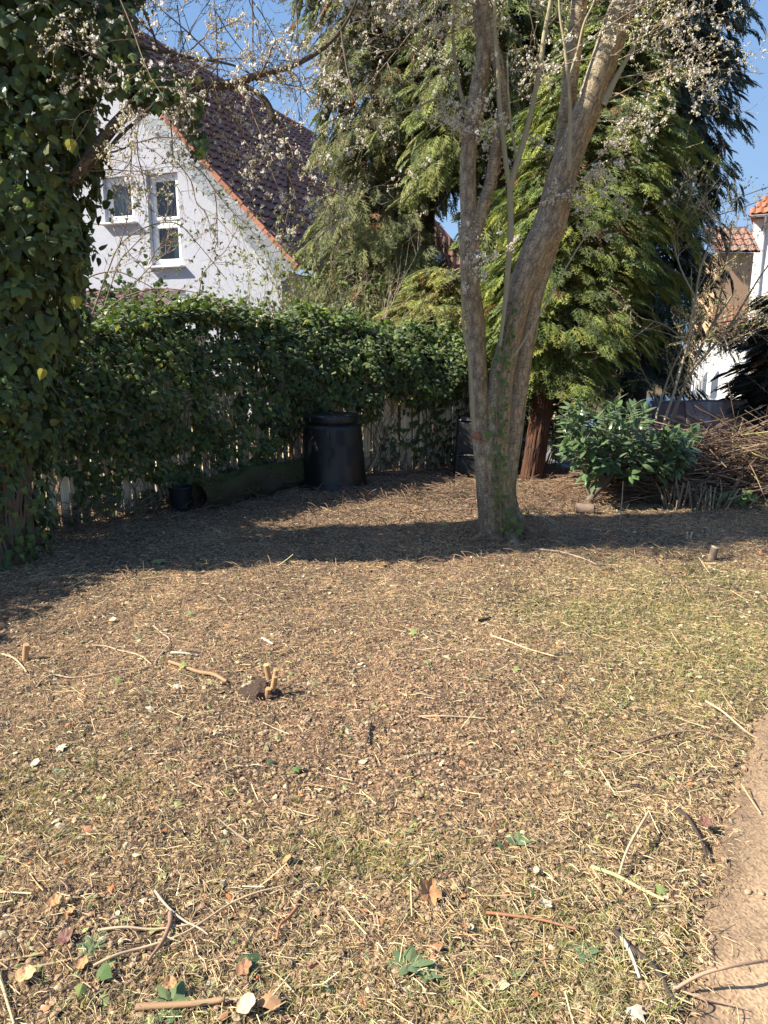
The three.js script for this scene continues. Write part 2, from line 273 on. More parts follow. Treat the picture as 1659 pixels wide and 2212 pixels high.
// ------------------------------------------------------------------ litter that nobody could count
{
  const R = rng(77), strand = (bend, w) => { const p = [], n = 3; for (let i = 0; i < n; i++) { const a = i / n, b = (i + 1) / n, y = (t) => bend * 4 * t * (1 - t), q = (t, s, u) => [t - 0.5, y(t) + u, s * w * (1 - 0.3 * t)]; const A = q(a, -1, 0), B = q(a, 1, 0), C = q(b, -1, 0), D = q(b, 1, 0), E = q(a, 0, w * 1.2), F = q(b, 0, w * 1.2); p.push(...A, ...E, ...C, ...E, ...F, ...C, ...E, ...B, ...F, ...B, ...D, ...F); } const g = new THREE.BufferGeometry(); g.setAttribute('position', new THREE.Float32BufferAttribute(p, 3)); g.computeVertexNormals(); return g; };
  const place = (n, fn, pw = 0.72) => { const out = [], a0 = Math.pow(1.15, pw), a1 = Math.pow(11.5, pw); for (let i = 0; i < n; i++) { const r = Math.pow(lerp(a0, a1, R()), 1 / pw), a = sr(R, -0.72, 0.66), x = r * Math.sin(a), z = -r * Math.cos(a); const e = fn(x, z, r); if (e) out.push(e); } return out; };
  const straws = (geo, n, lo, hi, tones, keep) => {
    const list = place(n, (x, z, r) => {
      const e = onPath(x, z); if (e > -0.01 && R() > 0.03 * Math.exp(-e * 4) + 0.75 * Math.exp(-e * 30)) return null;
      if (R() > keep(x, z)) return null;
      const L = sr(R, lo, hi) * (R() < 0.12 ? 1.9 : 1), th = sr(R, 0.8, 1.3) * (0.85 + 0.05 * r), tilt = V(Math.cos(R() * 6.283), 0, Math.sin(R() * 6.283)); const d = rndDir(R); d.y = Math.abs(d.y) * 0.22; d.normalize();
      const x3 = d, y3 = UP.clone().addScaledVector(tilt, 0.4).addScaledVector(x3, -x3.y).normalize(), z3 = x3.clone().cross(y3).normalize();
      const m = new THREE.Matrix4().makeBasis(x3.clone().multiplyScalar(L), y3.multiplyScalar(L), z3.multiplyScalar(L)); m.scale(V(1, 1, 1));
      const q = tones[(R() * tones.length) | 0], f = sr(R, 0.7, 1.25); m.setPosition(x, gh(x, z) + (e > -0.01 ? 0.021 : fine(x, z)) + 0.002 + R() * 0.008 + Math.abs(x3.y) * L * 0.4, z);
      return [m, lin(q[0] * f, q[1] * f, q[2] * f)];
    });
    return instances('straw_litter', geo, mat(1, 1, 1, 0.85), list);
  };
  const pale = [[0.57, 0.41, 0.215], [0.64, 0.49, 0.275], [0.52, 0.38, 0.19], [0.44, 0.30, 0.155], [0.60, 0.50, 0.30], [0.36, 0.235, 0.125], [0.52, 0.45, 0.22]], brown = [[0.20, 0.12, 0.08], [0.28, 0.18, 0.12], [0.14, 0.09, 0.07], [0.36, 0.22, 0.14]];
  const k1 = (x, z) => (1 - 0.62 * bareness(x, z)) * (0.45 + 0.75 * noise(x * 2.3, z * 2.3, 61));
  tag(straws(strand(0.10, 0.034), 190000, 0.009, 0.028, pale, k1), 'dry pale straw and grass clippings strewn over the bare garden soil', 'straw');
  tag(straws(strand(-0.02, 0.02), 9000, 0.03, 0.08, pale, k1), 'longer dry grass stalks scattered flat over the raked garden soil', 'straw');
  tag(straws(strand(0.05, 0.05), 50000, 0.009, 0.03, brown, () => 0.8), 'short dark brown twig bits scattered in the garden soil', 'twig litter');
  const nearFence = place(26000, (x, z) => { if (z > -5.2 && x > -2.2 || R() > 0.25 + 0.75 * sstep(6.2, 8, -z) || z < -11 || x > 2.4) return null; const d = rndDir(R); d.y = Math.abs(d.y) * 0.3; d.normalize(); const L = sr(R, 0.05, 0.19), y3 = UP.clone().addScaledVector(d, -d.y).normalize(), z3 = d.clone().cross(y3); const f = sr(R, 0.6, 1.3); return [new THREE.Matrix4().makeBasis(d.clone().multiplyScalar(L), y3.multiplyScalar(L), z3.multiplyScalar(L)).setPosition(x, gh(x, z) + 0.01 + R() * 0.03 + d.y * L * 0.4, z), lin(0.17 * f, 0.105 * f, 0.07 * f)]; }, 1.4);
  tag(instances('twig_litter', strand(0.12, 0.022), mat(1, 1, 1, 0.9), nearFence), 'tangle of thin brown dead ivy twigs on the shaded soil along the fence', 'twig litter');
  // crumbs of soil
  const clod = new THREE.IcosahedronGeometry(1, 1); { const p = clod.attributes.position; for (let i = 0; i < p.count; i++) { const v = V().fromBufferAttribute(p, i), k = 0.72 + 0.5 * hash(Math.round(v.x * 50), Math.round(v.y * 50), Math.round(v.z * 50)); p.setXYZ(i, v.x * k, v.y * k * 0.75, v.z * k); } clod.computeVertexNormals(); }
  const clods = place(120000, (x, z, r) => { const e = onPath(x, z); if (e > -0.02 && R() > 0.9 * Math.exp(-(e + 0.02) * 22)) return null; if (R() > 0.35 + 0.65 * bareness(x, z) + 0.2 * noise(x * 3, z * 3, 5)) return null; const s = 0.0026 + 0.0075 * Math.pow(R(), 3), f = sr(R, 0.7, 1.25); const m = new THREE.Matrix4().makeRotationY(R() * 6.28); m.scale(V(s, s * sr(R, 0.6, 1), s * sr(R, 0.7, 1.3))); m.setPosition(x, gh(x, z) + (e > 0 ? 0.017 : fine(x, z)) + s * 0.25, z); return [m, lin(0.34 * f, 0.225 * f, 0.135 * f)]; });
  tag(instances('soil_crumbs', clod, mat(1, 1, 1, 1), clods), 'loose brown crumbs of soil across the raked bed', 'soil crumbs');
  const SCRAP = fan([[0, 0], [-0.3, 0.08], [-0.42, 0.4], [-0.2, 0.62], [-0.12, 0.95], [0.14, 0.8], [0.36, 0.5], [0.28, 0.2]], 0.5, 0.35);
  // fallen bits of leaf
  const bits = place(9000, (x, z, r) => { const e = onPath(x, z); if (e > 0 && R() > 0.02) return null; if (R() > 0.3 + 0.5 * noise(x * 1.7, z * 1.7, 15)) return null; const d = rndDir(R); d.y *= 0.15; d.normalize(); const n = UP.clone().addScaledVector(rndDir(R), 0.45).normalize(), q = R(), f = sr(R, 0.7, 1.2), s = sr(R, 0.012, 0.04), c = q < 0.34 ? [0.50, 0.39, 0.24] : q < 0.46 ? [0.52, 0.45, 0.30] : q < 0.72 ? [0.24, 0.27, 0.10] : q < 0.84 ? [0.33, 0.16, 0.08] : q < 0.9 ? [0.46, 0.17, 0.06] : [0.16, 0.20, 0.09]; return [basis(d, n, V(x, gh(x, z) + (e > 0 ? 0.02 : fine(x, z)) + 0.008, z), s), lin(c[0] * f, c[1] * f, c[2] * f)]; });
  tag(instances('leaf_litter', SCRAP, mat(1, 1, 1, 0.8), bits), 'small fallen leaf scraps, green, tan and rust, scattered over the ground', 'leaf litter');
  // grass and moss
  const blades = (n, h, w, seed) => { const Q = rng(seed), p = []; for (let i = 0; i < n; i++) { const a = Q() * 6.283, l = h * sr(Q, 0.5, 1.1), lean = sr(Q, 0.2, 1.1), ox = (Q() - 0.5) * 0.5, oz = (Q() - 0.5) * 0.5, dx = Math.cos(a), dz = Math.sin(a); const at2 = (t, s) => [ox + dx * lean * l * t * t + -dz * s * w * (1 - t), l * (t - 0.25 * lean * t * t), oz + dz * lean * l * t * t + dx * s * w * (1 - t)]; for (const [t0, t1] of [[0, 0.5], [0.5, 1]]) { p.push(...at2(t0, -1), ...at2(t0, 1), ...at2(t1, -1), ...at2(t0, 1), ...at2(t1, 1), ...at2(t1, -1)); } } const g = new THREE.BufferGeometry(); g.setAttribute('position', new THREE.Float32BufferAttribute(p, 3)); g.computeVertexNormals(); return g; };
  const tuft = (n, size, cols, keep, name, geo, label, cat) => { const l = place(n, (x, z) => { if (onPath(x, z) > -0.01) return null; if (R() > keep(x, z)) return null; const s = size * sr(R, 0.6, 1.4), c = cols[(R() * cols.length) | 0], f = sr(R, 0.75, 1.25); const m = new THREE.Matrix4().makeRotationY(R() * 6.283); m.scale(V(s, s, s)); m.setPosition(x, gh(x, z) + fine(x, z) - 0.003, z); return [m, lin(c[0] * f, c[1] * f, c[2] * f)]; }); tag(instances(name, geo, leafMat(1, 1, 1, 0.3), l), label, cat); };
  const gcol = [[0.25, 0.27, 0.08], [0.31, 0.31, 0.10], [0.21, 0.24, 0.07], [0.30, 0.32, 0.09], [0.42, 0.34, 0.17], [0.50, 0.38, 0.21]];
  tuft(36000, 0.036, gcol, (x, z) => Math.pow(greenness(x, z), 1.2) * 0.95 + 0.02, 'grass', blades(6, 1, 0.045, 3), 'thin patches of short green and straw coloured grass on the bare soil', 'grass');
  tuft(46000, 0.016, [[0.25, 0.25, 0.05], [0.33, 0.30, 0.07], [0.18, 0.20, 0.05], [0.40, 0.28, 0.08]], (x, z) => greenness(x, z) * (0.25 + 0.75 * sstep(0.45, 0.6, noise(x * 7, z * 7, 91))) * (z > -3.2 ? 1 : 0.3), 'moss', blades(9, 1, 0.12, 5), 'low yellow green moss cushions between the straw in front', 'moss');
}
// ------------------------------------------------------------------ white house with the slate-clad verge
const plaster = (() => { const N = 512; return { bump: tex(N, N, (i, j) => [0.5 + 0.5 * (noise(i / N * 110, j / N * 110, 3, 110) - 0.5) + 0.5 * (fbm(i / N * 24, j / N * 24, 8, 3, 24) - 0.5)], false), map: tex(N, N, (i, j) => { const f = 0.965 + 0.05 * (fbm(i / N * 5, j / N * 9, 12, 4, 45) - 0.5) + 0.04 * (noise(i / N * 90, j / N * 90, 5, 90) - 0.5); return [0.69 * f, 0.70 * f, 0.74 * f]; }) }; })();
const wallM = new THREE.MeshStandardMaterial({ map: plaster.map, bumpMap: plaster.bump, bumpScale: 0.004, roughness: 0.95, side: THREE.DoubleSide });
const pvcM = mat(0.82, 0.83, 0.84, 0.35), sillM = mat(0.78, 0.79, 0.8, 0.45), darkM = mat(0.02, 0.021, 0.022, 0.9);
const glassM = new THREE.MeshPhysicalMaterial({ color: lin(0.75, 0.82, 0.82), roughness: 0.02, transmission: 1, thickness: 0, ior: 1.7, side: THREE.DoubleSide });
const slateTone = [0, 1, 2, 3].map((i) => mat(0.15 + 0.03 * i, 0.168 + 0.031 * i, 0.192 + 0.032 * i, 0.6));
const vergeM = [mat(0.36, 0.14, 0.085, 0.85), mat(0.40, 0.165, 0.10, 0.85), mat(0.31, 0.12, 0.07, 0.85)];
const roofM = [mat(0.29, 0.150, 0.112, 0.92), mat(0.32, 0.168, 0.125, 0.92), mat(0.26, 0.135, 0.10, 0.92)];
const pantile = (w, l, lip) => {                                      // one tile: x across, y up the slope, z out of the roof
  const n = 8, prof = (t) => 0.030 * Math.sin(t * 6.283 - 0.4) + (t > 0.82 ? 0.02 * Math.sin((t - 0.82) / 0.18 * 3.14) : 0), p = [];
  for (let i = 0; i < n; i++) { const a = i / n, b = (i + 1) / n, xa = (a - 0.5) * w, xb = (b - 0.5) * w, A = [xa, 0, prof(a) + lip], B = [xb, 0, prof(b) + lip], C = [xa, l * 1.04, prof(a)], D = [xb, l * 1.04, prof(b)], E = [xa, 0.004, prof(a) + lip - 0.03], F = [xb, 0.004, prof(b) + lip - 0.03]; p.push(...A, ...B, ...C, ...B, ...D, ...C, ...E, ...F, ...A, ...F, ...B, ...A); }
  const g = new THREE.BufferGeometry(); g.setAttribute('position', new THREE.Float32BufferAttribute(p, 3)); g.computeVertexNormals(); return g;
};
const bx = (w, h, d, x, y, z, r = 0) => { const g = r ? new RoundedBoxGeometry(w, h, d, 2, r) : new THREE.BoxGeometry(w, h, d); g.translate(x, y, z); return g.index ? g.toNonIndexed() : g; };
{
  const TH = 21 * Math.PI / 180;
  const house = thing('white_house', 'white rendered house with steep dark brown tiled roof, orange verge, behind the ivy hedge', 'house', [-2.057, 0, -15.5]);
  house.rotation.y = -TH;
  const AP = -5.28, wallTop = (u) => u > AP ? 3.2 - u * 0.985 : 3.2 + (u - 2 * AP) * 0.985, verge = (u) => u > AP ? 3.6 - 1.02 * u : 3.6 + 1.02 * (u - 2 * AP), END = -13.4;
  const holes = [[-4.27, -3.48, 4.21, 5.15, 0], [-3.13, -2.34, 3.28, 5.13, 4.18], [-4.33, -3.47, 1.35, 2.80, 0], [-3.15, -2.30, 1.35, 2.78, 0], [-7.0, -6.2, 4.21, 5.15, 0]];
  const s = new THREE.Shape(); s.moveTo(0, -1); s.lineTo(0, 3.2); s.lineTo(AP, wallTop(AP)); s.lineTo(2 * AP, 3.2); s.lineTo(2 * AP, -1); s.closePath();
  for (const [a, b, c, d] of holes) { const h = new THREE.Path(); h.moveTo(a, c); h.lineTo(b, c); h.lineTo(b, d); h.lineTo(a, d); h.closePath(); s.holes.push(h); }
  const front = new THREE.ExtrudeGeometry(s, { depth: 0.34, bevelEnabled: false }); front.translate(0, 0, -0.34);
  part('wall', front, wallM, house);
  part('wall', bx(0.34, 4.1, -END - 0.36, -0.17, 1.05, (END - 0.36) / 2), mat(0.66, 0.60, 0.48, 0.95), house);
  part('wall', bx(0.34, 4.1, -END - 0.36, 2 * AP + 0.17, 1.05, (END - 0.36) / 2), wallM, house);
  for (const [a, b, c, d, tr] of holes) {
    const w = b - a, h = d - c, x = (a + b) / 2, f = 0.075, z = -0.15;
    const win = part('window', [bx(f, h, 0.07, a + f / 2, c + h / 2, z, 0.008), bx(f, h, 0.07, b - f / 2, c + h / 2, z, 0.008), bx(w - 2 * f, f, 0.068, x, c + f / 2 + 0.03, z, 0.008), bx(w - 2 * f, f, 0.068, x, d - f / 2, z, 0.008)], pvcM, house);
    const sash = (y0, y1) => { const k = 0.06; part('sash', [bx(k, y1 - y0, 0.075, a + f + k / 2, (y0 + y1) / 2, z + 0.02, 0.008), bx(k, y1 - y0, 0.075, b - f - k / 2, (y0 + y1) / 2, z + 0.02, 0.008), bx(w - 2 * f - 2 * k, k, 0.073, x, y0 + k / 2, z + 0.02, 0.008), bx(w - 2 * f - 2 * k, k, 0.073, x, y1 - k / 2, z + 0.02, 0.008)], pvcM, win);
      const g = new THREE.PlaneGeometry(w - 2 * f - 2 * k, y1 - y0 - 2 * k); g.translate(x, (y0 + y1) / 2, z + 0.005); part('pane', g, glassM, win); };
    if (tr) { part('transom', bx(w - 2 * f, 0.10, 0.066, x, tr, z, 0.008), pvcM, win); sash(c + f + 0.03, tr - 0.05); sash(tr + 0.05, d - f); } else sash(c + f + 0.03, d - f);
    part('sill', bx(w + 0.12, 0.035, 0.26, x, c - 0.005, 0.03, 0.008), sillM, win);
    part('niche', [bx(w + 0.3, h + 0.3, 0.03, x, c + h / 2, -0.95), bx(0.03, h + 0.3, 0.6, a - 0.12, c + h / 2, -0.65), bx(0.03, h + 0.3, 0.6, b + 0.12, c + h / 2, -0.65), bx(w + 0.3, 0.03, 0.6, x, d + 0.13, -0.65), bx(w + 0.3, 0.03, 0.6, x, c - 0.13, -0.65)], darkM, win);
    if (a === -4.27 || a === -7) { const p = new THREE.PlaneGeometry(w, h, 60, 1), q = p.attributes.position; for (let i = 0; i < q.count; i++) q.setZ(i, 0.025 * Math.sin(q.getX(i) * 60)); p.translate(x, c + h / 2, -0.34); p.computeVertexNormals(); part('curtain', p, leafMat(0.26, 0.28, 0.31, 0.3), win); }
    if (tr) { part('curtain', bx(0.34, 0.62, 0.02, x - 0.02, c + 0.42, -0.55), mat(0.34, 0.38, 0.34, 0.9), win); part('curtain', bx(0.2, 0.8, 0.02, b - 0.22, c + 0.42, -0.6), mat(0.09, 0.10, 0.10, 0.9), win); }
    if (d < 3) part('shutter', Array.from({ length: 6 }, (_, i) => bx(w - 0.18, 0.045, 0.02, x, d - 0.11 - i * 0.05, -0.085, 0.006)), pvcM, win);
  }
  // verge: boarding clad with slates, orange verge tiles above
  const slope = (u0, u1, off) => Math.atan2(verge(u1) - verge(u0), u1 - u0);
  for (const side of [1, -1]) {
    const A = side > 0 ? [0.42, verge(0.42)] : [2 * AP - 0.42, verge(0.42)], B = [AP, verge(AP)], L = Math.hypot(B[0] - A[0], B[1] - A[1]), dx = (B[0] - A[0]) / L, dy = (B[1] - A[1]) / L, nx = side > 0 ? -dy : dy, ny = side > 0 ? dx : -dx;
    const q = (t, k) => [A[0] + dx * t + nx * k, A[1] + dy * t + ny * k];   // k < 0: below the verge
    const sgn = q(1, 1)[1] > q(1, 0)[1] ? 1 : -1, P = (t, k) => q(t, k * sgn);
    const board = new THREE.Shape(); [[0, 0.02], [L, 0.02], [L, -0.36], [0, -0.36]].forEach(([t, k], i) => { const [x, y] = P(t, k); i ? board.lineTo(x, y) : board.moveTo(x, y); });
    const bg = new THREE.ExtrudeGeometry(board, { depth: 0.03, bevelEnabled: false }); bg.translate(0, 0, 0.20); part('barge_board', bg, mat(0.2, 0.22, 0.25, 0.8), house);
    const sg = new THREE.Shape(); [[0, -0.05], [L, -0.05], [L, -0.33], [0, -0.33]].forEach(([t, k], i) => { const [x, y] = P(t, k); i ? sg.lineTo(x, y) : sg.moveTo(x, y); });
    const so = new THREE.ExtrudeGeometry(sg, { depth: 0.2, bevelEnabled: false }); so.translate(0, 0, 0.0); part('soffit', so, mat(0.5, 0.5, 0.51, 0.9), house);
    const R = rng(50 + side), ang = Math.atan2(dy, dx) + (side > 0 ? Math.PI : 0);
    const shape = new THREE.Shape(); shape.moveTo(-0.105, 0.13); shape.lineTo(0.10, 0.13); shape.lineTo(0.10, -0.02); shape.quadraticCurveTo(0.10, -0.09, 0.02, -0.10); shape.lineTo(-0.06, -0.105); shape.quadraticCurveTo(-0.105, -0.10, -0.105, -0.02); shape.closePath();
    const slate = new THREE.ExtrudeGeometry(shape, { depth: 0.007, bevelEnabled: false, curveSegments: 4 });
    if (side > 0) for (let row = 0; row < 3; row++) for (let t = 0.06; t < L - 0.05; t += 0.168) {
      const [x, y] = P(t + (row % 2) * 0.084, -0.31 + row * 0.125), m = part('slate', slate, slateTone[(R() * 4) | 0], house);
      m.position.set(x, y, 0.233 + row * 0.005 + R() * 0.002); m.rotation.set(-0.06, 0.03, ang + 0.25 + (R() - 0.5) * 0.05);
    }
    const tile = new THREE.BoxGeometry(0.36, 0.10, 0.10); { const p = tile.attributes.position; for (let i = 0; i < p.count; i++) if (p.getX(i) < 0) { p.setY(i, p.getY(i) * 0.8 - 0.012); p.setZ(i, p.getZ(i) - 0.008); } }
    for (let t = 0.1; t < L; t += 0.335) { const [x, y] = P(t, 0.045), m = part('verge_tile', tile, vergeM[(R() * 3) | 0], house); m.position.set(x, y, 0.27); m.rotation.z = ang + (side > 0 ? 0 : Math.PI) + (R() - 0.5) * 0.02; }
    // roof slope
    const deck = new THREE.Shape(); [[0, 0.0], [L, 0.0], [L, -0.05], [0, -0.05]].forEach(([t, k], i) => { const [x, y] = P(t, k); i ? deck.lineTo(x, y) : deck.moveTo(x, y); });
    const dg = new THREE.ExtrudeGeometry(deck, { depth: -END + 0.0, bevelEnabled: false }); dg.translate(0, 0, END + 0.19); const roof = part('roof', dg, mat(0.10, 0.06, 0.055, 0.9), house);
    if (side > 0) {
      const tg = pantile(0.30, 0.335, 0.055), up = V(dx, dy, 0), acr = V(0, 0, -1), out = acr.clone().cross(up).normalize(); if (out.y < 0) out.negate();
      const all = [];
      for (let r = 0; r < Math.floor(L / 0.335); r++) for (let w = 0; w < 44; w++) { const [x, y] = P(r * 0.335 + 0.06, 0.035); const X = acr.clone(), Y = up.clone(), Z = X.clone().cross(Y); if (Z.dot(out) < 0) { X.negate(); Z.negate(); } const k = 0.985 + 0.03 * R(); all.push([new THREE.Matrix4().makeBasis(X, Y, Z).multiply(new THREE.Matrix4().makeRotationZ((R() - 0.5) * 0.012)).setPosition(x, y, 0.08 - w * 0.30), (R() * 3) | 0, w + (r < 6 ? 100 : 0)]); }
      all.sort((a, b) => a[2] - b[2]);
      all.slice(0, 300).forEach(([m, c]) => { const e = part('roof_tile', tg, roofM[c], roof); e.applyMatrix4(m); });
      instances('roof_tiles', tg, roofM[0], all.slice(300).map(([m]) => [m, lin(...[0.94, 1, 1.06].map((f) => f * sr(R, 0.93, 1.06)))]), roof);
      const cap = new THREE.CylinderGeometry(0.11, 0.125, 0.40, 10, 1, true, 0, Math.PI); cap.rotateX(Math.PI / 2); cap.rotateZ(Math.PI / 2);
      for (let w = 0; w < 34; w++) { const e = part('ridge_tile', cap, roofM[w % 3], roof); e.position.set(AP, verge(AP) + 0.02, 0.1 - w * 0.385); }
    }
  }
}
// low tiled roof of the garage in front of that house
{
  const g = thing('garage', 'low garage with shallow brown tiled roof between the ivy hedge and the white house', 'garage', [-6.0, 0, -12.2]);
  g.rotation.y = -0.10; const R = rng(8), tg = pantile(0.24, 0.205, 0.05), S = Math.sin(0.42), C = Math.cos(0.42);
  part('wall', bx(5.2, 1.95, 2.8, -0.4, 0.975, -1.62), mat(0.30, 0.25, 0.19, 0.95), g);
  const deck = bx(5.5, 0.05, 1.6, 0, 0, 0); deck.rotateX(0.42); deck.translate(-0.4, 2.23, -0.62); const roof = part('roof', deck, mat(0.1, 0.06, 0.055, 0.9), g);
  const tones = [mat(0.24, 0.15, 0.13, 0.7), mat(0.28, 0.175, 0.15, 0.7), mat(0.2, 0.12, 0.105, 0.7)];
  for (let r = 0; r < 8; r++) for (let k = 0; k < 22; k++) { const e = part('roof_tile', tg, tones[(R() * 3) | 0], roof); e.position.set(-3.0 + k * 0.24, 1.93 + r * 0.2 * S, 0.1 - r * 0.2 * C); e.rotation.x = -Math.PI / 2 + 0.42 + 0.09; }
}
// house with red roof seen through the gap in the conifers
{
  const h = thing('red_roofed_house', 'far house with purple red roof and pale metal flashing seen between two conifer trunks', 'house', [0.7, 0, -30]);
  part('wall', bx(7, 6, 6, 0.6, 2.0, -4), wallM, h);
  const s = new THREE.Shape(); s.moveTo(-4.0, 3.2); s.lineTo(-1.2, 8.2); s.lineTo(-0.4, 8.2); s.lineTo(4.2, 3.2); s.closePath();
  const g = new THREE.ExtrudeGeometry(s, { depth: 8, bevelEnabled: false }); g.translate(0, 0, -8.2); const rf = part('roof', g, mat(0.30, 0.13, 0.11, 0.8), h);
  const tg = pantile(0.33, 0.36, 0.05), rows = [];
  const R = rng(4); for (let i = 0; i < 15; i++) for (let k = 0; k < 20; k++) { const x = -2.6 + k * 0.33, y = 3.4 + i * 0.33; const lim = x < -0.9 ? 3.2 + (x + 4.0) * 1.786 : 8.2 - (x + 0.4) * 1.087; if (y + 0.3 < lim && x > -3.9) { const e = part('roof_tile', tg, roofM[(R() * 3) | 0], rf); e.position.set(x, y, -0.17 - 0.0); } }
  const f = bx(0.34, 2.1, 0.12, 0, 0, 0); f.rotateZ(0.75); f.translate(0.82, 5.55, -0.04); part('flashing', f, mat(0.62, 0.72, 0.85, 0.35, { metalness: 0.3 }), rf);
  const f2 = bx(0.30, 0.65, 0.12, 0, 0, 0); f2.rotateZ(0.75); f2.translate(-0.62, 5.95, -0.04); part('flashing', f2, mat(0.62, 0.72, 0.85, 0.35, { metalness: 0.3 }), rf);
}
// houses far to the right
{
  const e0 = at(1619, 468, -32), h = thing('orange_roofed_house', 'tall white house with bright orange tiled hip roof, gutter and downpipe beside the dark conifer', 'house', [e0.x, 0, -32]); h.rotation.y = -0.5;
  const Y = e0.y; part('wall', bx(9, Y + 1, 8, 4.75, (Y - 1) / 2 - 0.06, -4.4), mat(0.84, 0.83, 0.82, 0.95), h);
  part('wall', bx(0.30, Y + 1, 7.9, 0.28 + 0.0, (Y - 1) / 2 - 0.07, -4.46), mat(0.72, 0.50, 0.45, 0.95), h);
  const rp = []; const a = [0.0, Y, 0.35], b = [10, Y, 0.35], c = [3.4, Y + 4.6, -4.4], d = [6.6, Y + 4.6, -4.4], e = [0, Y, -9.1]; rp.push(...a, ...b, ...c, ...b, ...d, ...c, ...e, ...a, ...c);
  const g = new THREE.BufferGeometry(); g.setAttribute('position', new THREE.Float32BufferAttribute(rp, 3)); g.computeVertexNormals(); const rf = part('roof', g, mat(0.42, 0.12, 0.055, 0.85), h);
  const tg = pantile(0.28, 0.36, 0.05), ang = Math.atan2(4.6, 4.75), R = rng(9), tm = [mat(0.37, 0.135, 0.07, 0.85), mat(0.42, 0.16, 0.085, 0.85), mat(0.33, 0.115, 0.06, 0.85)];
  for (let r = 0; r < 17; r++) for (let k = 0; k < 12; k++) { const y = r * 0.36 * Math.sin(ang), x = 0.16 + y / 4.6 * 3.4 + k * 0.28; if (x > 3.6) continue; const m = part('roof_tile', tg, tm[(R() * 3) | 0], rf); m.position.set(x, Y + y + 0.04, 0.36 - r * 0.36 * Math.cos(ang)); m.rotation.x = -(Math.PI / 2 - ang) + 0.06; }
  const gut = new THREE.CylinderGeometry(0.075, 0.075, 10, 8, 1, true, 0, Math.PI); gut.rotateZ(Math.PI / 2); gut.rotateX(Math.PI); gut.translate(5.0, Y - 0.02, 0.44); part('gutter', gut, mat(0.55, 0.56, 0.57, 0.4, { metalness: 0.4 }), h);
  const dp = limb([V(0.62, Y - 0.05, 0.42), V(0.6, Y - 0.35, -0.25), V(0.6, Y - 0.6, -0.32), V(0.6, 0, -0.32)], [0.05, 0.05, 0.05, 0.05], { sides: 8 }); part('downpipe', dp, mat(0.55, 0.57, 0.6, 0.4, { metalness: 0.4 }), h);
}
{
  const p = at(1560, 545, -27), q = at(1618, 500, -27), h = thing('brown_roofed_house', 'low ochre house with weathered brown roof below the dark conifer and beside the white house', 'house', [p.x, 0, -27]);
  part('wall', bx(1.25, p.y + 1, 1.6, 0.55, (p.y - 1) / 2, -0.95), mat(0.50, 0.33, 0.2, 0.95), h);
  const W = 1.3, H = q.y - p.y, rp = [-0.3, p.y - 0.02, 0.1, W, p.y - 0.02, 0.1, -0.3, p.y + 1.0, -1.1, W, p.y - 0.02, 0.1, W, p.y + 1.0, -1.1, -0.3, p.y + 1.0, -1.1];
  const g = new THREE.BufferGeometry(); g.setAttribute('position', new THREE.Float32BufferAttribute(rp, 3)); g.computeVertexNormals(); const rf = part('roof', g, mat(0.16, 0.10, 0.08, 0.9), h);
  const tg = pantile(0.3, 0.33, 0.05), ang = Math.atan2(1.02, 1.2), R = rng(10); for (let r = 0; r < 4; r++) for (let k = 0; k < 5; k++) { const m = part('roof_tile', tg, [roofM[0], roofM[1], mat(0.26, 0.17, 0.13)][(R() * 3) | 0], rf); m.position.set(-0.1 + k * 0.3, p.y + r * 0.33 * Math.sin(ang) + 0.02, 0.14 - r * 0.33 * Math.cos(ang)); m.rotation.x = -(Math.PI / 2 - ang) + 0.06; }
}
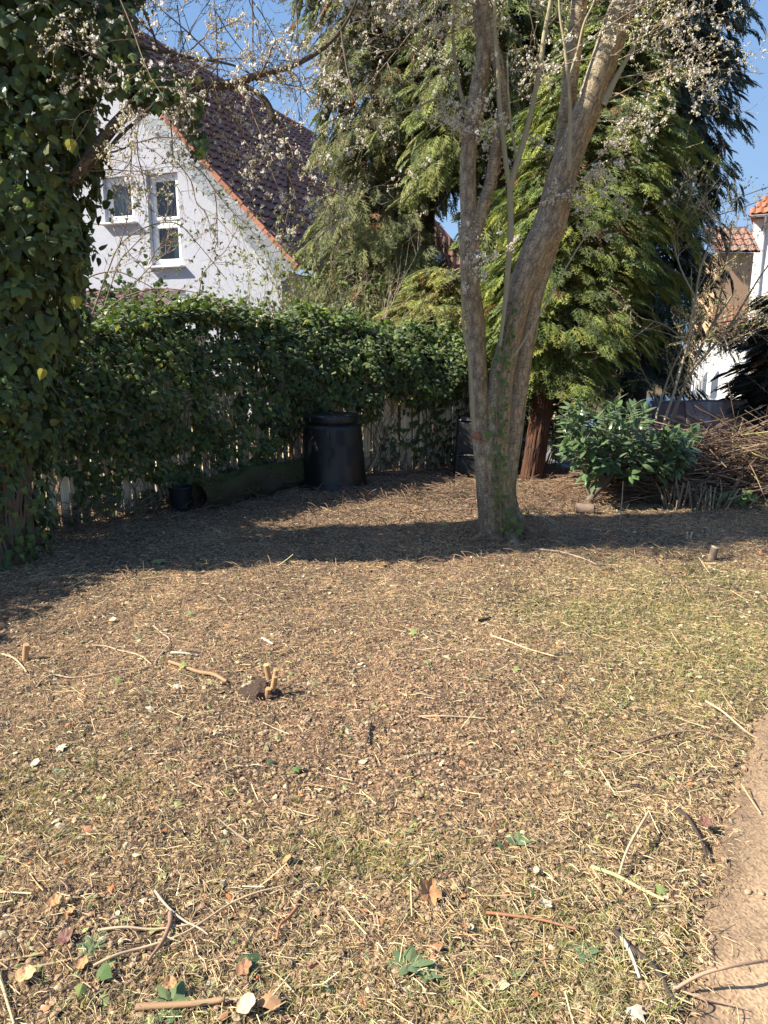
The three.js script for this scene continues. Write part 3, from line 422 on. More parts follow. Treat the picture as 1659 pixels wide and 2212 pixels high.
// across the street: white wall, gate, concrete wall
{
  const z = -19.5, a = at(1508, 740, z), b = at(1590, 866, z);
  const w = thing('white_outbuilding', 'bright white outbuilding wall in full sun across the street beside the barred gate', 'building', [(a.x + b.x) / 2, 0, z]); w.rotation.y = -0.5;
  part('wall', bx(1.12 * (b.x - a.x), a.y + 0.75, 2, 0, (a.y - 0.75) / 2, -1.0), mat(0.82, 0.81, 0.78, 0.95), w);
  part('plinth', bx(0.9, 1.4, 2.1, 0.56 * (b.x - a.x) + 0.45, -0.05, -1.06), mat(0.46, 0.36, 0.22, 0.95), w);
  const c = at(1488, 772, z), d = at(1512, 838, z), g = thing('barred_gate', 'narrow white metal gate of upright bars between concrete wall and white outbuilding', 'gate', [0, 0, z + 0.1]);
  const gm = mat(0.8, 0.79, 0.74, 0.5), gw = d.x - c.x, gy = c.y;
  for (let i = 0; i < 6; i++) part('bar', bx(0.028, gy + 0.7, 0.028, c.x + gw * (i / 5), (gy - 0.7) / 2, 0), gm, g);
  part('rail', bx(gw + 0.03, 0.05, 0.034, (c.x + d.x) / 2, gy - 0.05, 0), gm, g); part('rail', bx(gw + 0.03, 0.05, 0.034, (c.x + d.x) / 2, d.y - 0.1, 0), gm, g);
  const e = at(1200, 812, z), f = at(1487, 812, z);
  const cm = (() => { const N = 256; return tex(N, N, (i, j) => { const v = 0.9 + 0.5 * (fbm(i / N * 4, j / N * 8, 5, 5, 8) - 0.5); return [0.64 * v, 0.575 * v, 0.45 * v]; }); })();
  const cw = thing('concrete_wall', 'low tan concrete street wall behind the laurel with a wire panel fence on top', 'wall', [0, 0, z]);
  part('wall', bx(f.x - e.x, e.y + 0.75, 0.3, (e.x + f.x) / 2, (e.y - 0.75) / 2, 0), new THREE.MeshStandardMaterial({ map: cm, roughness: 0.95 }), cw);
  const pan = []; for (let i = 0; i <= 40; i++) pan.push(bx(0.008, 0.55, 0.008, f.x - 1.6 + i * 0.04, e.y + 0.28, 0)); pan.push(bx(1.6, 0.02, 0.02, f.x - 0.8, e.y + 0.54, 0), bx(1.6, 0.02, 0.02, f.x - 0.8, e.y + 0.06, 0)); part('wire_panel', pan, mat(0.07, 0.16, 0.15, 0.6), cw);
  part('post', bx(0.05, 0.75, 0.05, f.x - 0.82, e.y + 0.36, 0.03), mat(0.06, 0.15, 0.15, 0.6), cw);
  const br = thing('beech_hedge', 'rusty brown leafless hedge in front of the far white house', 'hedge', [0, 0, -22]), R = rng(31), l = [];
  const c0 = at(1600, 660, -22); for (let i = 0; i < 2600; i++) { const p = V(c0.x + sr(R, -0.9, 2.6), -0.6 + (c0.y + 0.65) * R(), sr(R, -0.6, 0.6)); l.push([basis(rndDir(R), rndDir(R), p, sr(R, 0.05, 0.11)), lin(0.40 * sr(R, 0.7, 1.2), 0.20, 0.10)]); }
  instances('leaves', IVY[1], leafMat(1, 1, 1, 0.3), l, br);
  const st = []; for (let i = 0; i < 40; i++) { const x = c0.x + sr(R, -0.8, 2.5), zz = sr(R, -0.4, 0.4); st.push(limb([V(x, -0.8, zz), V(x + sr(R, -0.2, 0.2), c0.y * 0.5, zz), V(x + sr(R, -0.3, 0.3), c0.y + sr(R, -0.2, 0.5), zz)], [0.02, 0.014, 0.004], { sides: 4, segs: 4 })); } part('stems', st, mat(0.18, 0.12, 0.08), br);
}
// car parked in the street
{
  const roof = at(1500, 853, -14.6), c = thing('parked_car', 'pale silver blue car parked in the street, its roof showing above the brown panel', 'car', [roof.x - 0.35, -0.84, -14.6]);
  const body = new THREE.Shape(); body.moveTo(-2.1, 0.35); body.lineTo(-2.15, 0.7); body.quadraticCurveTo(-2.1, 0.92, -1.3, 0.98); body.lineTo(-1.0, 1.0); body.lineTo(1.55, 1.02); body.quadraticCurveTo(2.05, 1.0, 2.1, 0.75); body.lineTo(2.1, 0.35); body.lineTo(1.75, 0.3); body.absarc(1.35, 0.3, 0.38, 0, Math.PI, false); body.lineTo(-0.95, 0.28); body.absarc(-1.33, 0.3, 0.38, 0, Math.PI, false); body.closePath();
  const paint = new THREE.MeshPhysicalMaterial({ color: lin(0.45, 0.52, 0.62), metalness: 0.5, roughness: 0.4, clearcoat: 1, clearcoatRoughness: 0.08 });
  const bg = new THREE.ExtrudeGeometry(body, { depth: 1.5, bevelEnabled: true, bevelThickness: 0.08, bevelSize: 0.06, bevelSegments: 3 }); bg.translate(0, 0, -0.75); part('body', bg, paint, c);
  const cab = new THREE.Shape(); cab.moveTo(-1.15, 0.98); cab.quadraticCurveTo(-0.6, 1.36, -0.25, 1.42); cab.quadraticCurveTo(0.5, 1.5, 1.15, 1.38); cab.quadraticCurveTo(1.5, 1.3, 1.75, 1.0); cab.closePath();
  const cg = new THREE.ExtrudeGeometry(cab, { depth: 1.16, bevelEnabled: true, bevelThickness: 0.14, bevelSize: 0.05, bevelSegments: 4, curveSegments: 14 }); cg.translate(0, 0, -0.58); part('roof', cg, paint, c);
  const win = new THREE.Shape(); win.moveTo(-0.85, 1.04); win.quadraticCurveTo(-0.5, 1.3, -0.2, 1.35); win.lineTo(1.05, 1.33); win.quadraticCurveTo(1.3, 1.25, 1.45, 1.04); win.closePath();
  for (const s of [1, -1]) { const wg = new THREE.ExtrudeGeometry(win, { depth: 0.01, bevelEnabled: false }); wg.translate(0, 0, s * 0.728 - 0.005); part('window', wg, mat(0.02, 0.025, 0.03, 0.08), c); for (const x of [-1.33, 1.35]) { const t = new THREE.TorusGeometry(0.25, 0.075, 10, 24); t.translate(x, 0.31, s * 0.72); const wh = part('wheel', t, mat(0.02, 0.02, 0.02, 0.9), c); const rim = new THREE.CylinderGeometry(0.2, 0.2, 0.1, 16); rim.rotateX(Math.PI / 2); rim.translate(x, 0.31, s * 0.72); part('rim', rim, mat(0.5, 0.5, 0.52, 0.4, { metalness: 0.7 }), wh); } }
}
// weathered brown panel behind the brushwood
{
  const z = -9.9, P = (x, y) => at(x, y, z), N = 256;
  const rust = tex(N, N, (i, j) => { const drip = Math.pow(noise(i / N * 30, j / N * 2.2, 3, 0), 3.2) * (0.35 + 0.65 * j / N) + 0.25 * Math.pow(fbm(i / N * 5, j / N * 2, 9, 4), 2), m = fbm(i / N * 14, j / N * 6, 4, 4); const b = [0.55 + 0.12 * m, 0.45 + 0.1 * m, 0.43 + 0.09 * m]; return [lerp(b[0], 0.90, drip), lerp(b[1], 0.91, drip), lerp(b[2], 0.92, drip)]; });
  const t = thing('board_panel', 'weathered brown sheet panel with pale streaks standing behind the brushwood pile', 'panel', [0, 0, z]);
  t.rotation.x = -0.3; const quad = (pts, d, mm, nm) => { const s = new THREE.Shape(); pts.forEach((p, i) => i ? s.lineTo(p.x, p.y) : s.moveTo(p.x, p.y)); s.closePath(); const g = new THREE.ExtrudeGeometry(s, { depth: d, bevelEnabled: false }); const q = g.attributes.uv; for (let i = 0; i < q.count; i++) q.setXY(i, q.getX(i) * 0.8, q.getY(i) * 1.6); return part(nm, g, mm, t); };
  quad([P(1424, 868), P(1493, 867), P(1492, 942), P(1418, 940)], 0.03, new THREE.MeshStandardMaterial({ map: rust, color: lin(0.5, 0.45, 0.45), roughness: 0.7 }), 'panel');  // same sheet with a darker tint: shade on this half painted in
  quad([P(1495, 866), P(1630, 866), P(1642, 940), P(1494, 942)], 0.04, new THREE.MeshStandardMaterial({ map: rust, roughness: 0.95 }), 'panel');
  part('top_rail', limb([P(1420, 866), P(1636, 864)].map((p) => V(p.x, p.y, 0.02)), [0.022, 0.022], { sides: 6 }), mat(0.18, 0.14, 0.12, 0.7), t);
  part('post', limb([P(1631, 860), P(1650, 960)].map((p) => V(p.x, p.y, 0.02)), [0.03, 0.03], { sides: 6 }), mat(0.5, 0.48, 0.45, 0.8), t);
  for (const [x0, x1, y] of [[1478, 1530, 945], [1505, 1565, 943], [1440, 1486, 948]]) { const a = P(x0, y), b = P(x1, y + 9); part('plank', bx(b.x - a.x, a.y - b.y, 0.12, (a.x + b.x) / 2, (a.y + b.y) / 2 - 0.02, 0.08 + 0.01 * x0 % 0.05), mat(0.55, 0.30, 0.10, 0.85), t); }
  part('leg', limb([P(1440, 940), P(1438, 1010)].map((p) => V(p.x, p.y, 0)), [0.03, 0.03], { sides: 6 }), mat(0.2, 0.15, 0.12, 0.8), t); part('leg', limb([P(1620, 940), P(1622, 1020)].map((p) => V(p.x, p.y, 0)), [0.03, 0.03], { sides: 6 }), mat(0.2, 0.15, 0.12, 0.8), t);
}
// pale blocks at the end of the fence
{
  const R = rng(12), bm = [mat(0.62, 0.61, 0.55, 0.9), mat(0.70, 0.68, 0.6, 0.9), mat(0.55, 0.54, 0.48, 0.9)], t = thing('stone_steps', 'pale weathered stone steps in sunlight between red trunk and laurel', 'steps', [0, 0, -11]);
  const a = at(1192, 1018, -11), b = at(1262, 948, -11);
  for (let r = 0; r < 3; r++) for (let k = 0; k < 3 - (r > 1 ? 1 : 0); k++) { const w = (b.x - a.x) / 3, h = (b.y - a.y) / 3, m = part('block', new RoundedBoxGeometry(w * sr(R, 0.9, 1.02), h * 0.95, 0.38, 2, 0.02), bm[(R() * 3) | 0], t); m.position.set(a.x + w * (k + 0.5 + 0.2 * (r % 2)), a.y + h * (r + 0.45), 0.3 - r * 0.28); m.rotation.set(sr(R, -0.05, 0.05), sr(R, -0.12, 0.12), sr(R, -0.04, 0.04)); }
}
// power cables
for (const [a, b, l] of [[[1560, 438], [1680, 396], 'upper of two black power cables running to the orange roof'], [[1580, 456], [1680, 418], 'lower of two black power cables running to the orange roof']]) single('power_cable', limb([at(a[0] - 260, a[1] + 70, -40), at(...a, -34), at(...b, -31.5)], [0.022, 0.022, 0.022], { sides: 5, segs: 12 }), mat(0.06, 0.07, 0.09, 0.8), l, 'cable');
// ------------------------------------------------------------------ fence of pale palings
const FENCE = [[-4.75, -3.2], [-4.35, -4.9], [-3.05, -6.62], [-2.31, -7.66], [-1.18, -9.16], [-0.18, -9.62], [1.18, -10.36], [2.0, -10.75]].map(([x, z]) => V(x, 0, z));
const fenceLen = []; { let s = 0; FENCE.forEach((p, i) => { if (i) s += p.distanceTo(FENCE[i - 1]); fenceLen.push(s); }); }
const FTOT = fenceLen[fenceLen.length - 1];
function onFence(s) { let i = 1; while (i < FENCE.length - 1 && fenceLen[i] < s) i++; const a = FENCE[i - 1], b = FENCE[i], t = (s - fenceLen[i - 1]) / (fenceLen[i] - fenceLen[i - 1]); const d = b.clone().sub(a).normalize(); return { p: a.clone().lerp(b, t), d, n: V(-d.z, 0, d.x).multiplyScalar(1) }; }   // n: towards the garden
{
  const R = rng(21), N = 256;
  const wood = (k) => tex(128, N, (i, j) => { const g = fbm(i / 128 * 22, j / N * 1.6, k, 4), s = Math.pow(fbm(i / 128 * 4, j / N * 3, k + 9, 4), 2), f = 0.92 + 0.4 * (g - 0.5) - 0.55 * clamp(s - 0.25) - 0.22 * sstep(0.25, 0.0, j / N); return [0.97 * f, 0.90 * f, 0.76 * f - 0.03 * s]; });
  const mats = [1, 2, 3, 4].map((k) => new THREE.MeshStandardMaterial({ map: wood(k * 5), roughness: 0.9, side: THREE.DoubleSide }));
  const f = thing('picket_fence', 'weathered cream picket fence half hidden under dark ivy behind the black bins', 'fence', [0, 0, 0]);
  const geos = [0, 1, 2].map((k) => { const g = new RoundedBoxGeometry(0.088, 1.3, 0.018, 1, 0.004); g.translate(0, 0.65, 0); const p = g.attributes.position, u = g.attributes.uv; for (let i = 0; i < p.count; i++) { u.setXY(i, (p.getX(i) + 0.05) * 8, p.getY(i) / 1.3); if (p.getY(i) > 1.2) p.setY(i, p.getY(i) + 0.02 * (k - 1) - 0.05 * Math.abs(p.getX(i)) * k); } return g; });
  for (let s = 0.06; s < FTOT - 0.05;) {
    const { p, d, n } = onFence(s), m = part('slat', geos[(R() * 3) | 0], mats[(R() * 4) | 0], f);
    const gap = R() < 0.12; m.position.set(p.x, gh(p.x, p.z) + sr(R, -0.01, 0.05), p.z).addScaledVector(n, 0.03); m.rotation.set(0, Math.atan2(-d.z, d.x), 0); m.rotateZ(sr(R, -0.022, 0.022)); m.rotateX(sr(R, -0.02, 0.02)); m.scale.set(sr(R, 0.85, 1.1), sr(R, 0.95, 1.05), 1);
    s += gap ? 0.135 : sr(R, 0.094, 0.108);
  }
  const rm = mat(0.30, 0.26, 0.2, 0.9);
  for (let i = 1; i < FENCE.length; i++) {
    const a = FENCE[i - 1], b = FENCE[i], L = a.distanceTo(b), ang = Math.atan2(-(b.z - a.z), b.x - a.x);
    for (const y of [0.28, 1.02]) { const g = new THREE.BoxGeometry(L - 0.02, 0.07, 0.035), m = part('rail', g, rm, f); m.position.set((a.x + b.x) / 2, y + gh((a.x + b.x) / 2, (a.z + b.z) / 2), (a.z + b.z) / 2); m.rotation.y = ang; }
    const pg = new THREE.BoxGeometry(0.09, 1.5, 0.09); pg.translate(0, 0.75, 0); const pm = part('post', pg, rm, f), q = onFence(fenceLen[i] - 0.001); pm.position.set(b.x, gh(b.x, b.z) - 0.05, b.z).addScaledVector(q.n, -0.07); pm.rotation.y = ang;
  }
}
// ------------------------------------------------------------------ ivy over the fence
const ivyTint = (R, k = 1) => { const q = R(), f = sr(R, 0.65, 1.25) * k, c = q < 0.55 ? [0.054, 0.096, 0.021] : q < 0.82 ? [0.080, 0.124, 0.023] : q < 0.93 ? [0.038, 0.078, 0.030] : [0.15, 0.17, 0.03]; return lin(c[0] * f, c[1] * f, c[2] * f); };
function sprig(R, pos, axis, n, L, young, list, k) {                  // leaves standing round a short twig; young: palest tint, sunlight painted into the colour
  const a0 = R() * 6.283, e1 = axis.clone().cross(UP); if (e1.lengthSq() < 0.05) e1.set(1, 0, 0).addScaledVector(axis, -axis.x); e1.normalize(); const e2 = axis.clone().cross(e1), tone = sr(R, 0.7, 1.3) * k, big = sr(R, 0.75, 1.2);
  for (let i = 0; i < n; i++) {
    const a = a0 + i * 2.4 + sr(R, -0.3, 0.3), u = (i + R()) / n, rad = e1.clone().multiplyScalar(Math.cos(a)).addScaledVector(e2, Math.sin(a)), q = pos.clone().addScaledVector(axis, L * u).addScaledVector(rad, sr(R, 0.012, 0.045)); q.y -= L * L * u * u * 1.5;
    const t = rad.clone().multiplyScalar(0.8).addScaledVector(axis, 0.15 + 0.5 * u).addScaledVector(UP, -sr(R, 0.1, 0.95)).addScaledVector(rndDir(R), 0.25), nn = axis.clone().multiplyScalar(0.75).addScaledVector(UP, 0.45).addScaledVector(rndDir(R), 0.5), size = big * lerp(0.092, 0.05, u) * sr(R, 0.75, 1.2);
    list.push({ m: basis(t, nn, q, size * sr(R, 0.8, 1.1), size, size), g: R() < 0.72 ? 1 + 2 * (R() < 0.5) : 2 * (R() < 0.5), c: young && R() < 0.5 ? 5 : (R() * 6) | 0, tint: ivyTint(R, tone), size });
  }
}
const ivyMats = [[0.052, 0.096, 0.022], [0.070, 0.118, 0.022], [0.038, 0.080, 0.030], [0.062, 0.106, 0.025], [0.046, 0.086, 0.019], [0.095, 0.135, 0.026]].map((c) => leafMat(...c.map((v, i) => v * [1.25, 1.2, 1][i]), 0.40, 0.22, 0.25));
const ivyMass = leafMat(1.3, 1.2, 0.95, 0.40, 0.22, 0.25);
const stemM = mat(0.20, 0.14, 0.095, 0.95), twigM = mat(0.17, 0.115, 0.08, 0.95);
const umbel = (() => { const g = [], R = rng(2); for (let i = 0; i < 14; i++) { const d = rndDir(R), s = new THREE.IcosahedronGeometry(0.22, 0); s.translate(d.x, d.y, d.z); g.push(s); } return mergeGeometries(g); })();
{
  const R = rng(33), h = thing('ivy_hedge', 'dense dark green ivy hanging over the picket fence as a tall hedge', 'ivy hedge', [0, 0, 0]);
  const top = (s) => { const p = onFence(s).p; const c = 0.02 + p.x < -3 ? lerp(1.95, 1.68, clamp((p.x + 4.7) / 1.7)) : p.x < -1.9 ? lerp(1.68, 2.05, (p.x + 3) / 1.1) : p.x < -0.6 ? lerp(2.05, 1.98, (p.x + 1.9) / 1.3) : lerp(1.98, 1.72, clamp((p.x + 0.6) / 2)); return c + 0.16 * (fbm(s * 1.6, 3.1, 7, 3) - 0.5); };
  const low = (s) => { const p = onFence(s).p, right = sstep(-1.4, -0.6, p.x); return lerp(0.34, 0.80, right) + 0.85 * (fbm(s * 1.3, 8.2, 3, 3) - 0.5) - 0.12 * right * (noise(s * 5, 1, 5) - 0.3); };
  const bulge = (s, t) => 0.10 + 0.27 * Math.sin(Math.PI * Math.pow(clamp(t), 0.8)) + 0.30 * (noise(s * 2.4, t * 4.2, 41) - 0.4) + 0.20 * (noise(s * 5.5, t * 8, 42) - 0.5);
  const list = [], L = [];
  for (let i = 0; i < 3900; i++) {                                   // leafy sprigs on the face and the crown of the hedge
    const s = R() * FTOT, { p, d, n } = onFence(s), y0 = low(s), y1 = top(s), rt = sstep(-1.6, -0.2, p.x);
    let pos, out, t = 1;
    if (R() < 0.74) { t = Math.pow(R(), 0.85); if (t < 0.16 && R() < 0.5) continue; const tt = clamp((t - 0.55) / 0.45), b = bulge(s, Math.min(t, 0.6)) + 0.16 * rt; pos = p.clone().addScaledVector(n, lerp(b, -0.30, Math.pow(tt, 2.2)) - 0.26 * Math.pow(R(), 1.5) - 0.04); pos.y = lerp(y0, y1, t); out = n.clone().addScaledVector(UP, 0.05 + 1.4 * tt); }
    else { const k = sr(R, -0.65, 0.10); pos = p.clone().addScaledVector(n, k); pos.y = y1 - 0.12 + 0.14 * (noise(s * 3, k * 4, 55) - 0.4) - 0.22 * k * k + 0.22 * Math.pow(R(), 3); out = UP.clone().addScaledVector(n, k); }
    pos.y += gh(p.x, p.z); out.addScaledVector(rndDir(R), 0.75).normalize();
    sprig(R, pos, out, 5 + ((R() * 5) | 0), sr(R, 0.05, 0.16), t > 0.72 ? 1 : 0, list, 1.1 + 0.55 * sstep(0.6, 0.95, t) * (0.4 + 0.6 * rt));  // paler towards the top, more so rightwards: sun glow painted into the leaf colour
  }
  for (let i = 0; i < 13000; i++) {
    const s = R() * FTOT, { p, n } = onFence(s), y0 = low(s), y1 = top(s), fill = R() < 0.76, t = R(); let pos;
    if (fill) { pos = p.clone().addScaledVector(n, sr(R, -0.35, 0.02)); pos.y = lerp(y0 + 0.1, y1 - 0.05, Math.pow(t, 0.7)); }
    else { pos = p.clone().addScaledVector(n, 0.055 + 0.06 * R()); pos.y = lerp(0.05, y0 + 0.1, t); if (noise(s * 4.5, pos.y * 2.2, 66) < (p.x < -1.3 ? 0.42 : 0.56)) continue; }
    pos.y += gh(p.x, p.z); const size = sr(R, 0.04, 0.09);
    list.push({ m: hang(R, pos, n, size, 0.2, 0.6), g: R() < 0.5 ? 0 : 2, c: (R() * 6) | 0, tint: ivyTint(R, fill ? 0.5 : 1), size, inner: fill });  // fill leaves tinted darker, painting the shade in the depths of the hedge
  }
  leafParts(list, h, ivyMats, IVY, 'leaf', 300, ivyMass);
  // bare ivy stems against the palings, dead twigs at their feet
  const st = [];
  for (let i = 0; i < 230; i++) { let s = R() * FTOT, y = 0.02; const pts = [], rad = []; let r = sr(R, 0.003, 0.009); for (let k = 0; k < 8; k++) { const { p, n } = onFence(clamp(s, 0.01, FTOT - 0.01)); const q = p.clone().addScaledVector(n, 0.055 + r + 0.03 * R()); q.y = y + gh(p.x, p.z); pts.push(q); rad.push(r); r *= 0.93; y += sr(R, 0.05, 0.26); s += sr(R, -0.16, 0.16); } st.push(limb(pts, rad, { sides: 4, segs: 14 })); }
  for (let i = 0; i < 420; i++) { let s = R() * FTOT; const { p, n, d } = onFence(s); const a = p.clone().addScaledVector(n, sr(R, 0.06, 0.3)); a.y = gh(a.x, a.z) + sr(R, 0.02, 0.42) * Math.pow(R(), 0.7); const b = a.clone().addScaledVector(d, sr(R, -0.35, 0.35)).addScaledVector(n, sr(R, -0.05, 0.12)), c = b.clone().addScaledVector(d, sr(R, -0.3, 0.3)).addScaledVector(n, sr(R, -0.05, 0.1)); b.y = a.y * 0.5 + sr(R, 0, 0.22); c.y = gh(c.x, c.z) + sr(R, 0.01, 0.25); const r = sr(R, 0.002, 0.005); st.push(limb([a, b, c], [r, r, r * 0.6], { sides: 3, segs: 7 })); }
  part('stems', st, stemM, h, true);
  const um = []; for (let i = 0; i < 420; i++) { const s = R() * FTOT, { p, n } = onFence(s), t = sr(R, 0.35, 1.04), y = lerp(low(s), top(s), t); const q = p.clone().addScaledVector(n, t > 0.98 ? sr(R, -0.4, 0.3) : bulge(s, t) + 0.02); q.y = y + gh(p.x, p.z) + (t > 0.98 ? 0.05 : 0); const k = sr(R, 0.012, 0.024); um.push([new THREE.Matrix4().makeScale(k, k, k).setPosition(q), R() < 0.8 ? lin(0.17, 0.16, 0.06) : lin(0.12, 0.06, 0.04)]); }
  instances('flower_heads', umbel, mat(1, 1, 1, 0.9), um, h);
}
// ------------------------------------------------------------------ old tree wrapped in ivy, with its blossoming limb
const petal = (() => { const p = []; for (let k = 0; k < 5; k++) { const a = k * 1.2566, c = Math.cos(a), s = Math.sin(a), q = (x, y, z) => [x * c - y * s, x * s + y * c, z]; p.push(...q(0, 0, 0), ...q(0.55, -0.38, 0.18), ...q(1, 0, 0.3), ...q(0, 0, 0), ...q(1, 0, 0.3), ...q(0.55, 0.38, 0.18)); } const g = new THREE.BufferGeometry(); g.setAttribute('position', new THREE.Float32BufferAttribute(p, 3)); g.computeVertexNormals(); return g; })();
const petalM = leafMat(1, 1, 1, 0.5), budG = new THREE.IcosahedronGeometry(1, 0), budM = mat(1, 1, 1, 0.8);
function blossoms(R, nodes, parent, share, spread, budShare) {
  const fl = [], bd = [];
  for (const { p } of nodes) {
    if (R() < share) { const n = 2 + (R() * 6) | 0; for (let k = 0; k < n; k++) { const s = sr(R, 0.0075, 0.0125), f = sr(R, 0.82, 1); fl.push([basis(rndDir(R), rndDir(R).addScaledVector(UP, 0.5), p.clone().addScaledVector(rndDir(R), spread * R()), s), lin(0.95 * f, 0.91 * f, 0.84 * f)]); } }
    if (R() < budShare) { const n = 1 + (R() * 4) | 0; for (let k = 0; k < n; k++) { const s = sr(R, 0.003, 0.0058); bd.push([new THREE.Matrix4().makeScale(s, s * 1.2, s).setPosition(p.clone().addScaledVector(rndDir(R), spread * 0.8 * R())), R() < 0.7 ? lin(0.66, 0.60, 0.42) : lin(0.42, 0.38, 0.14)]); } }
  }
  if (fl.length) instances('blossom', petal, petalM, fl, parent); if (bd.length) instances('buds', budG, budM, bd, parent);
}
const barkTex = (() => {                                             // smooth bark: lengthwise strips, short crosswise cracks
  const N = 512, H = new Float32Array(N * N), C = [];
  for (let j = 0; j < N; j++) for (let i = 0; i < N; i++) {
    const u = i / N, v = j / N, len = fbm(u * 26, v * 5, 4, 4, 26), crack = noise(u * 16 + 0.6 * noise(u * 6, v * 20, 8, 6), v * 64, 21, 0), cr2 = noise(u * 34, v * 110, 24), plate = fbm(u * 8, v * 6, 12, 4, 8), split = Math.pow(clamp(1 - Math.abs(noise(u * 8 + 0.5 * fbm(u * 4, v * 5, 3, 2, 4), v * 1.3, 31, 8) - 0.5) * 14), 1.5) * sstep(0.66, 0.8, noise(u * 3, v * 3, 77, 3));
    const dark = sstep(0.62, 0.9, crack) * 0.24 + sstep(0.66, 0.9, cr2) * 0.16, f = 0.76 + 0.35 * (len - 0.5) + 0.5 * (plate - 0.5) - dark * 0.75 + 0.12 * (noise(u * 120, v * 120, 5, 120) - 0.5);
    H[j * N + i] = clamp(0.62 + 0.3 * (len - 0.5) + 0.35 * (plate - 0.5) - dark * 0.8 - split * 0.5);
    C.push([f * (0.66 + 0.2 * split), f * (0.605 - 0.04 * split), f * (0.52 - 0.16 * split)]);
  }
  return { map: tex(N, N, (i, j) => C[j * N + i]), bump: tex(N, N, (i, j) => [H[j * N + i]], false) };
})();
const barkM = new THREE.MeshStandardMaterial({ map: barkTex.map, bumpMap: barkTex.bump, bumpScale: 0.009, roughness: 0.92, vertexColors: true });
const limbM = new THREE.MeshStandardMaterial({ map: barkTex.map, bumpMap: barkTex.bump, bumpScale: 0.008, color: lin(0.42, 0.40, 0.34), roughness: 0.95 });
{
  const R = rng(91), T = thing('ivy_covered_tree', 'tall old tree trunk wrapped all over in ivy, with an arching blossoming limb', 'tree', [-3.05, 0, -5.58]);
  const O = V(-3.05, 0, -5.58), cx = (y) => 0.52 * sstep(0.4, 4.2, y), L = (p) => p.clone().sub(O);
  const prof = [[0, 0.36, 0.38], [0.6, 0.38, 0.40], [1.2, 0.46, 0.42], [2.1, 0.56, 0.45], [2.7, 0.56, 0.44], [3.3, 0.62, 0.43], [3.85, 0.72, 0.42], [4.6, 0.9, 0.42], [5.6, 0.8, 0.4], [6.6, 0.4, 0.3]];
  const rad = (y) => { let i = 1; while (i < prof.length - 1 && prof[i][0] < y) i++; const t = clamp((y - prof[i - 1][0]) / (prof[i][0] - prof[i - 1][0])); return [lerp(prof[i - 1][1], prof[i][1], t), lerp(prof[i - 1][2], prof[i][2], t)]; };
  part('trunk', limb([V(0.02, -0.1, 0), V(0, 1, 0.03), V(0.22, 2.2, 0), V(0.4, 3.4, 0.03), V(0.5, 4.8, 0), V(0.5, 6, 0)], [0.30, 0.24, 0.22, 0.2, 0.16, 0.08], { sides: 14, wob: 0.12, tile: 0.5 }), limbM, T);
  const list = [], bump = (y, a) => 0.78 + 0.42 * noise(y * 2.1 + 5, a * 1.3 + 9, 14) + 0.3 * noise(y * 5.5, a * 3.4 + 9, 15);
  for (let i = 0; i < 1150; i++) { const y = 0.9 + 5.4 * R(), a = R() * 6.283, [rx, rz] = rad(y), k = bump(y, a) * sr(R, 0.82, 1.02), out = V(Math.cos(a) / rx, 0, Math.sin(a) / rz).normalize(); sprig(R, V(cx(y) + Math.cos(a) * rx * k, y, Math.sin(a) * rz * k), out.addScaledVector(rndDir(R), 0.6).addScaledVector(UP, -0.1).normalize(), 5 + ((R() * 4) | 0), sr(R, 0.05, 0.15), 0, list, 1.15); }
  for (let i = 0; i < 9800; i++) {
    const y = 0.02 + 6.5 * Math.pow(R(), 0.93), a = R() * 6.283, [rx, rz] = rad(y); const deep = Math.pow(R(), 1.8) * 0.28, k = bump(y, a) * (1 - deep) ;
    if (y < 0.9 && R() > 0.55 + 0.5 * noise(y * 4, a * 3, 4)) continue;
    const pos = V(cx(y) + Math.cos(a) * rx * k, y, Math.sin(a) * rz * k), out = V(Math.cos(a) / rx, 0, Math.sin(a) / rz).normalize();
    const size = lerp(0.062, 0.098, sstep(0.3, 2.4, y)) * sr(R, 0.6, 1.35), young = y < 1.5;
    list.push({ m: hang(R, pos, out, size, 0.25, 0.6), g: young ? (R() < 0.8 ? 2 * (R() < 0.5) : 1) : (R() < 0.62 ? 1 + 2 * (R() < 0.5) : 2 * (R() < 0.5)), c: (R() * 6) | 0, tint: ivyTint(R, 1.12), size, inner: deep > 0.12 });
  }
  // ivy that has crept out along the limb and hangs from it
  const Pz = (x, y, z = -5.35) => L(at(x, y, z));
  const limbA = [Pz(120, 420, -5.6), Pz(170, 372), Pz(212, 317), Pz(268, 251), Pz(322, 218), Pz(369, 201), Pz(425, 189), Pz(498, 181), Pz(557, 162), Pz(614, 148), Pz(686, 113), Pz(740, 60, -5.2), Pz(775, -10, -5.1), Pz(800, -90, -5)];
  const limbB = [Pz(485, 182), Pz(535, 191), Pz(573, 217), Pz(595, 261), Pz(617, 302), Pz(624, 345), Pz(622, 400), Pz(628, 455), Pz(624, 500)];
  const limbC = [Pz(30, 470, -5.7), Pz(150, 395), Pz(215, 345), Pz(262, 290), Pz(310, 250), Pz(355, 222)];
  const limbD = [Pz(160, 120, -5.5), Pz(280, 100), Pz(345, 110), Pz(410, 125), Pz(480, 135), Pz(525, 150), Pz(560, 178)];
  const limbE = [Pz(210, -60), Pz(300, 10), Pz(330, 70), Pz(345, 110), Pz(380, 150)];
  const wpx = (w) => w * 0.5 * 5.2 / FOCAL;
  part('limb', limb(limbA, [24, 24, 24, 23, 22, 20, 18, 17, 13, 12, 9, 6, 4, 2].map(wpx), { sides: 9, wob: 0.12, sub: 4, tile: 0.35 }), limbM, T);
  part('limb', limb(limbB, [13, 14, 13, 12, 10, 7, 5, 3.5, 2].map(wpx), { sides: 8, wob: 0.12, sub: 4, tile: 0.35 }), limbM, T);
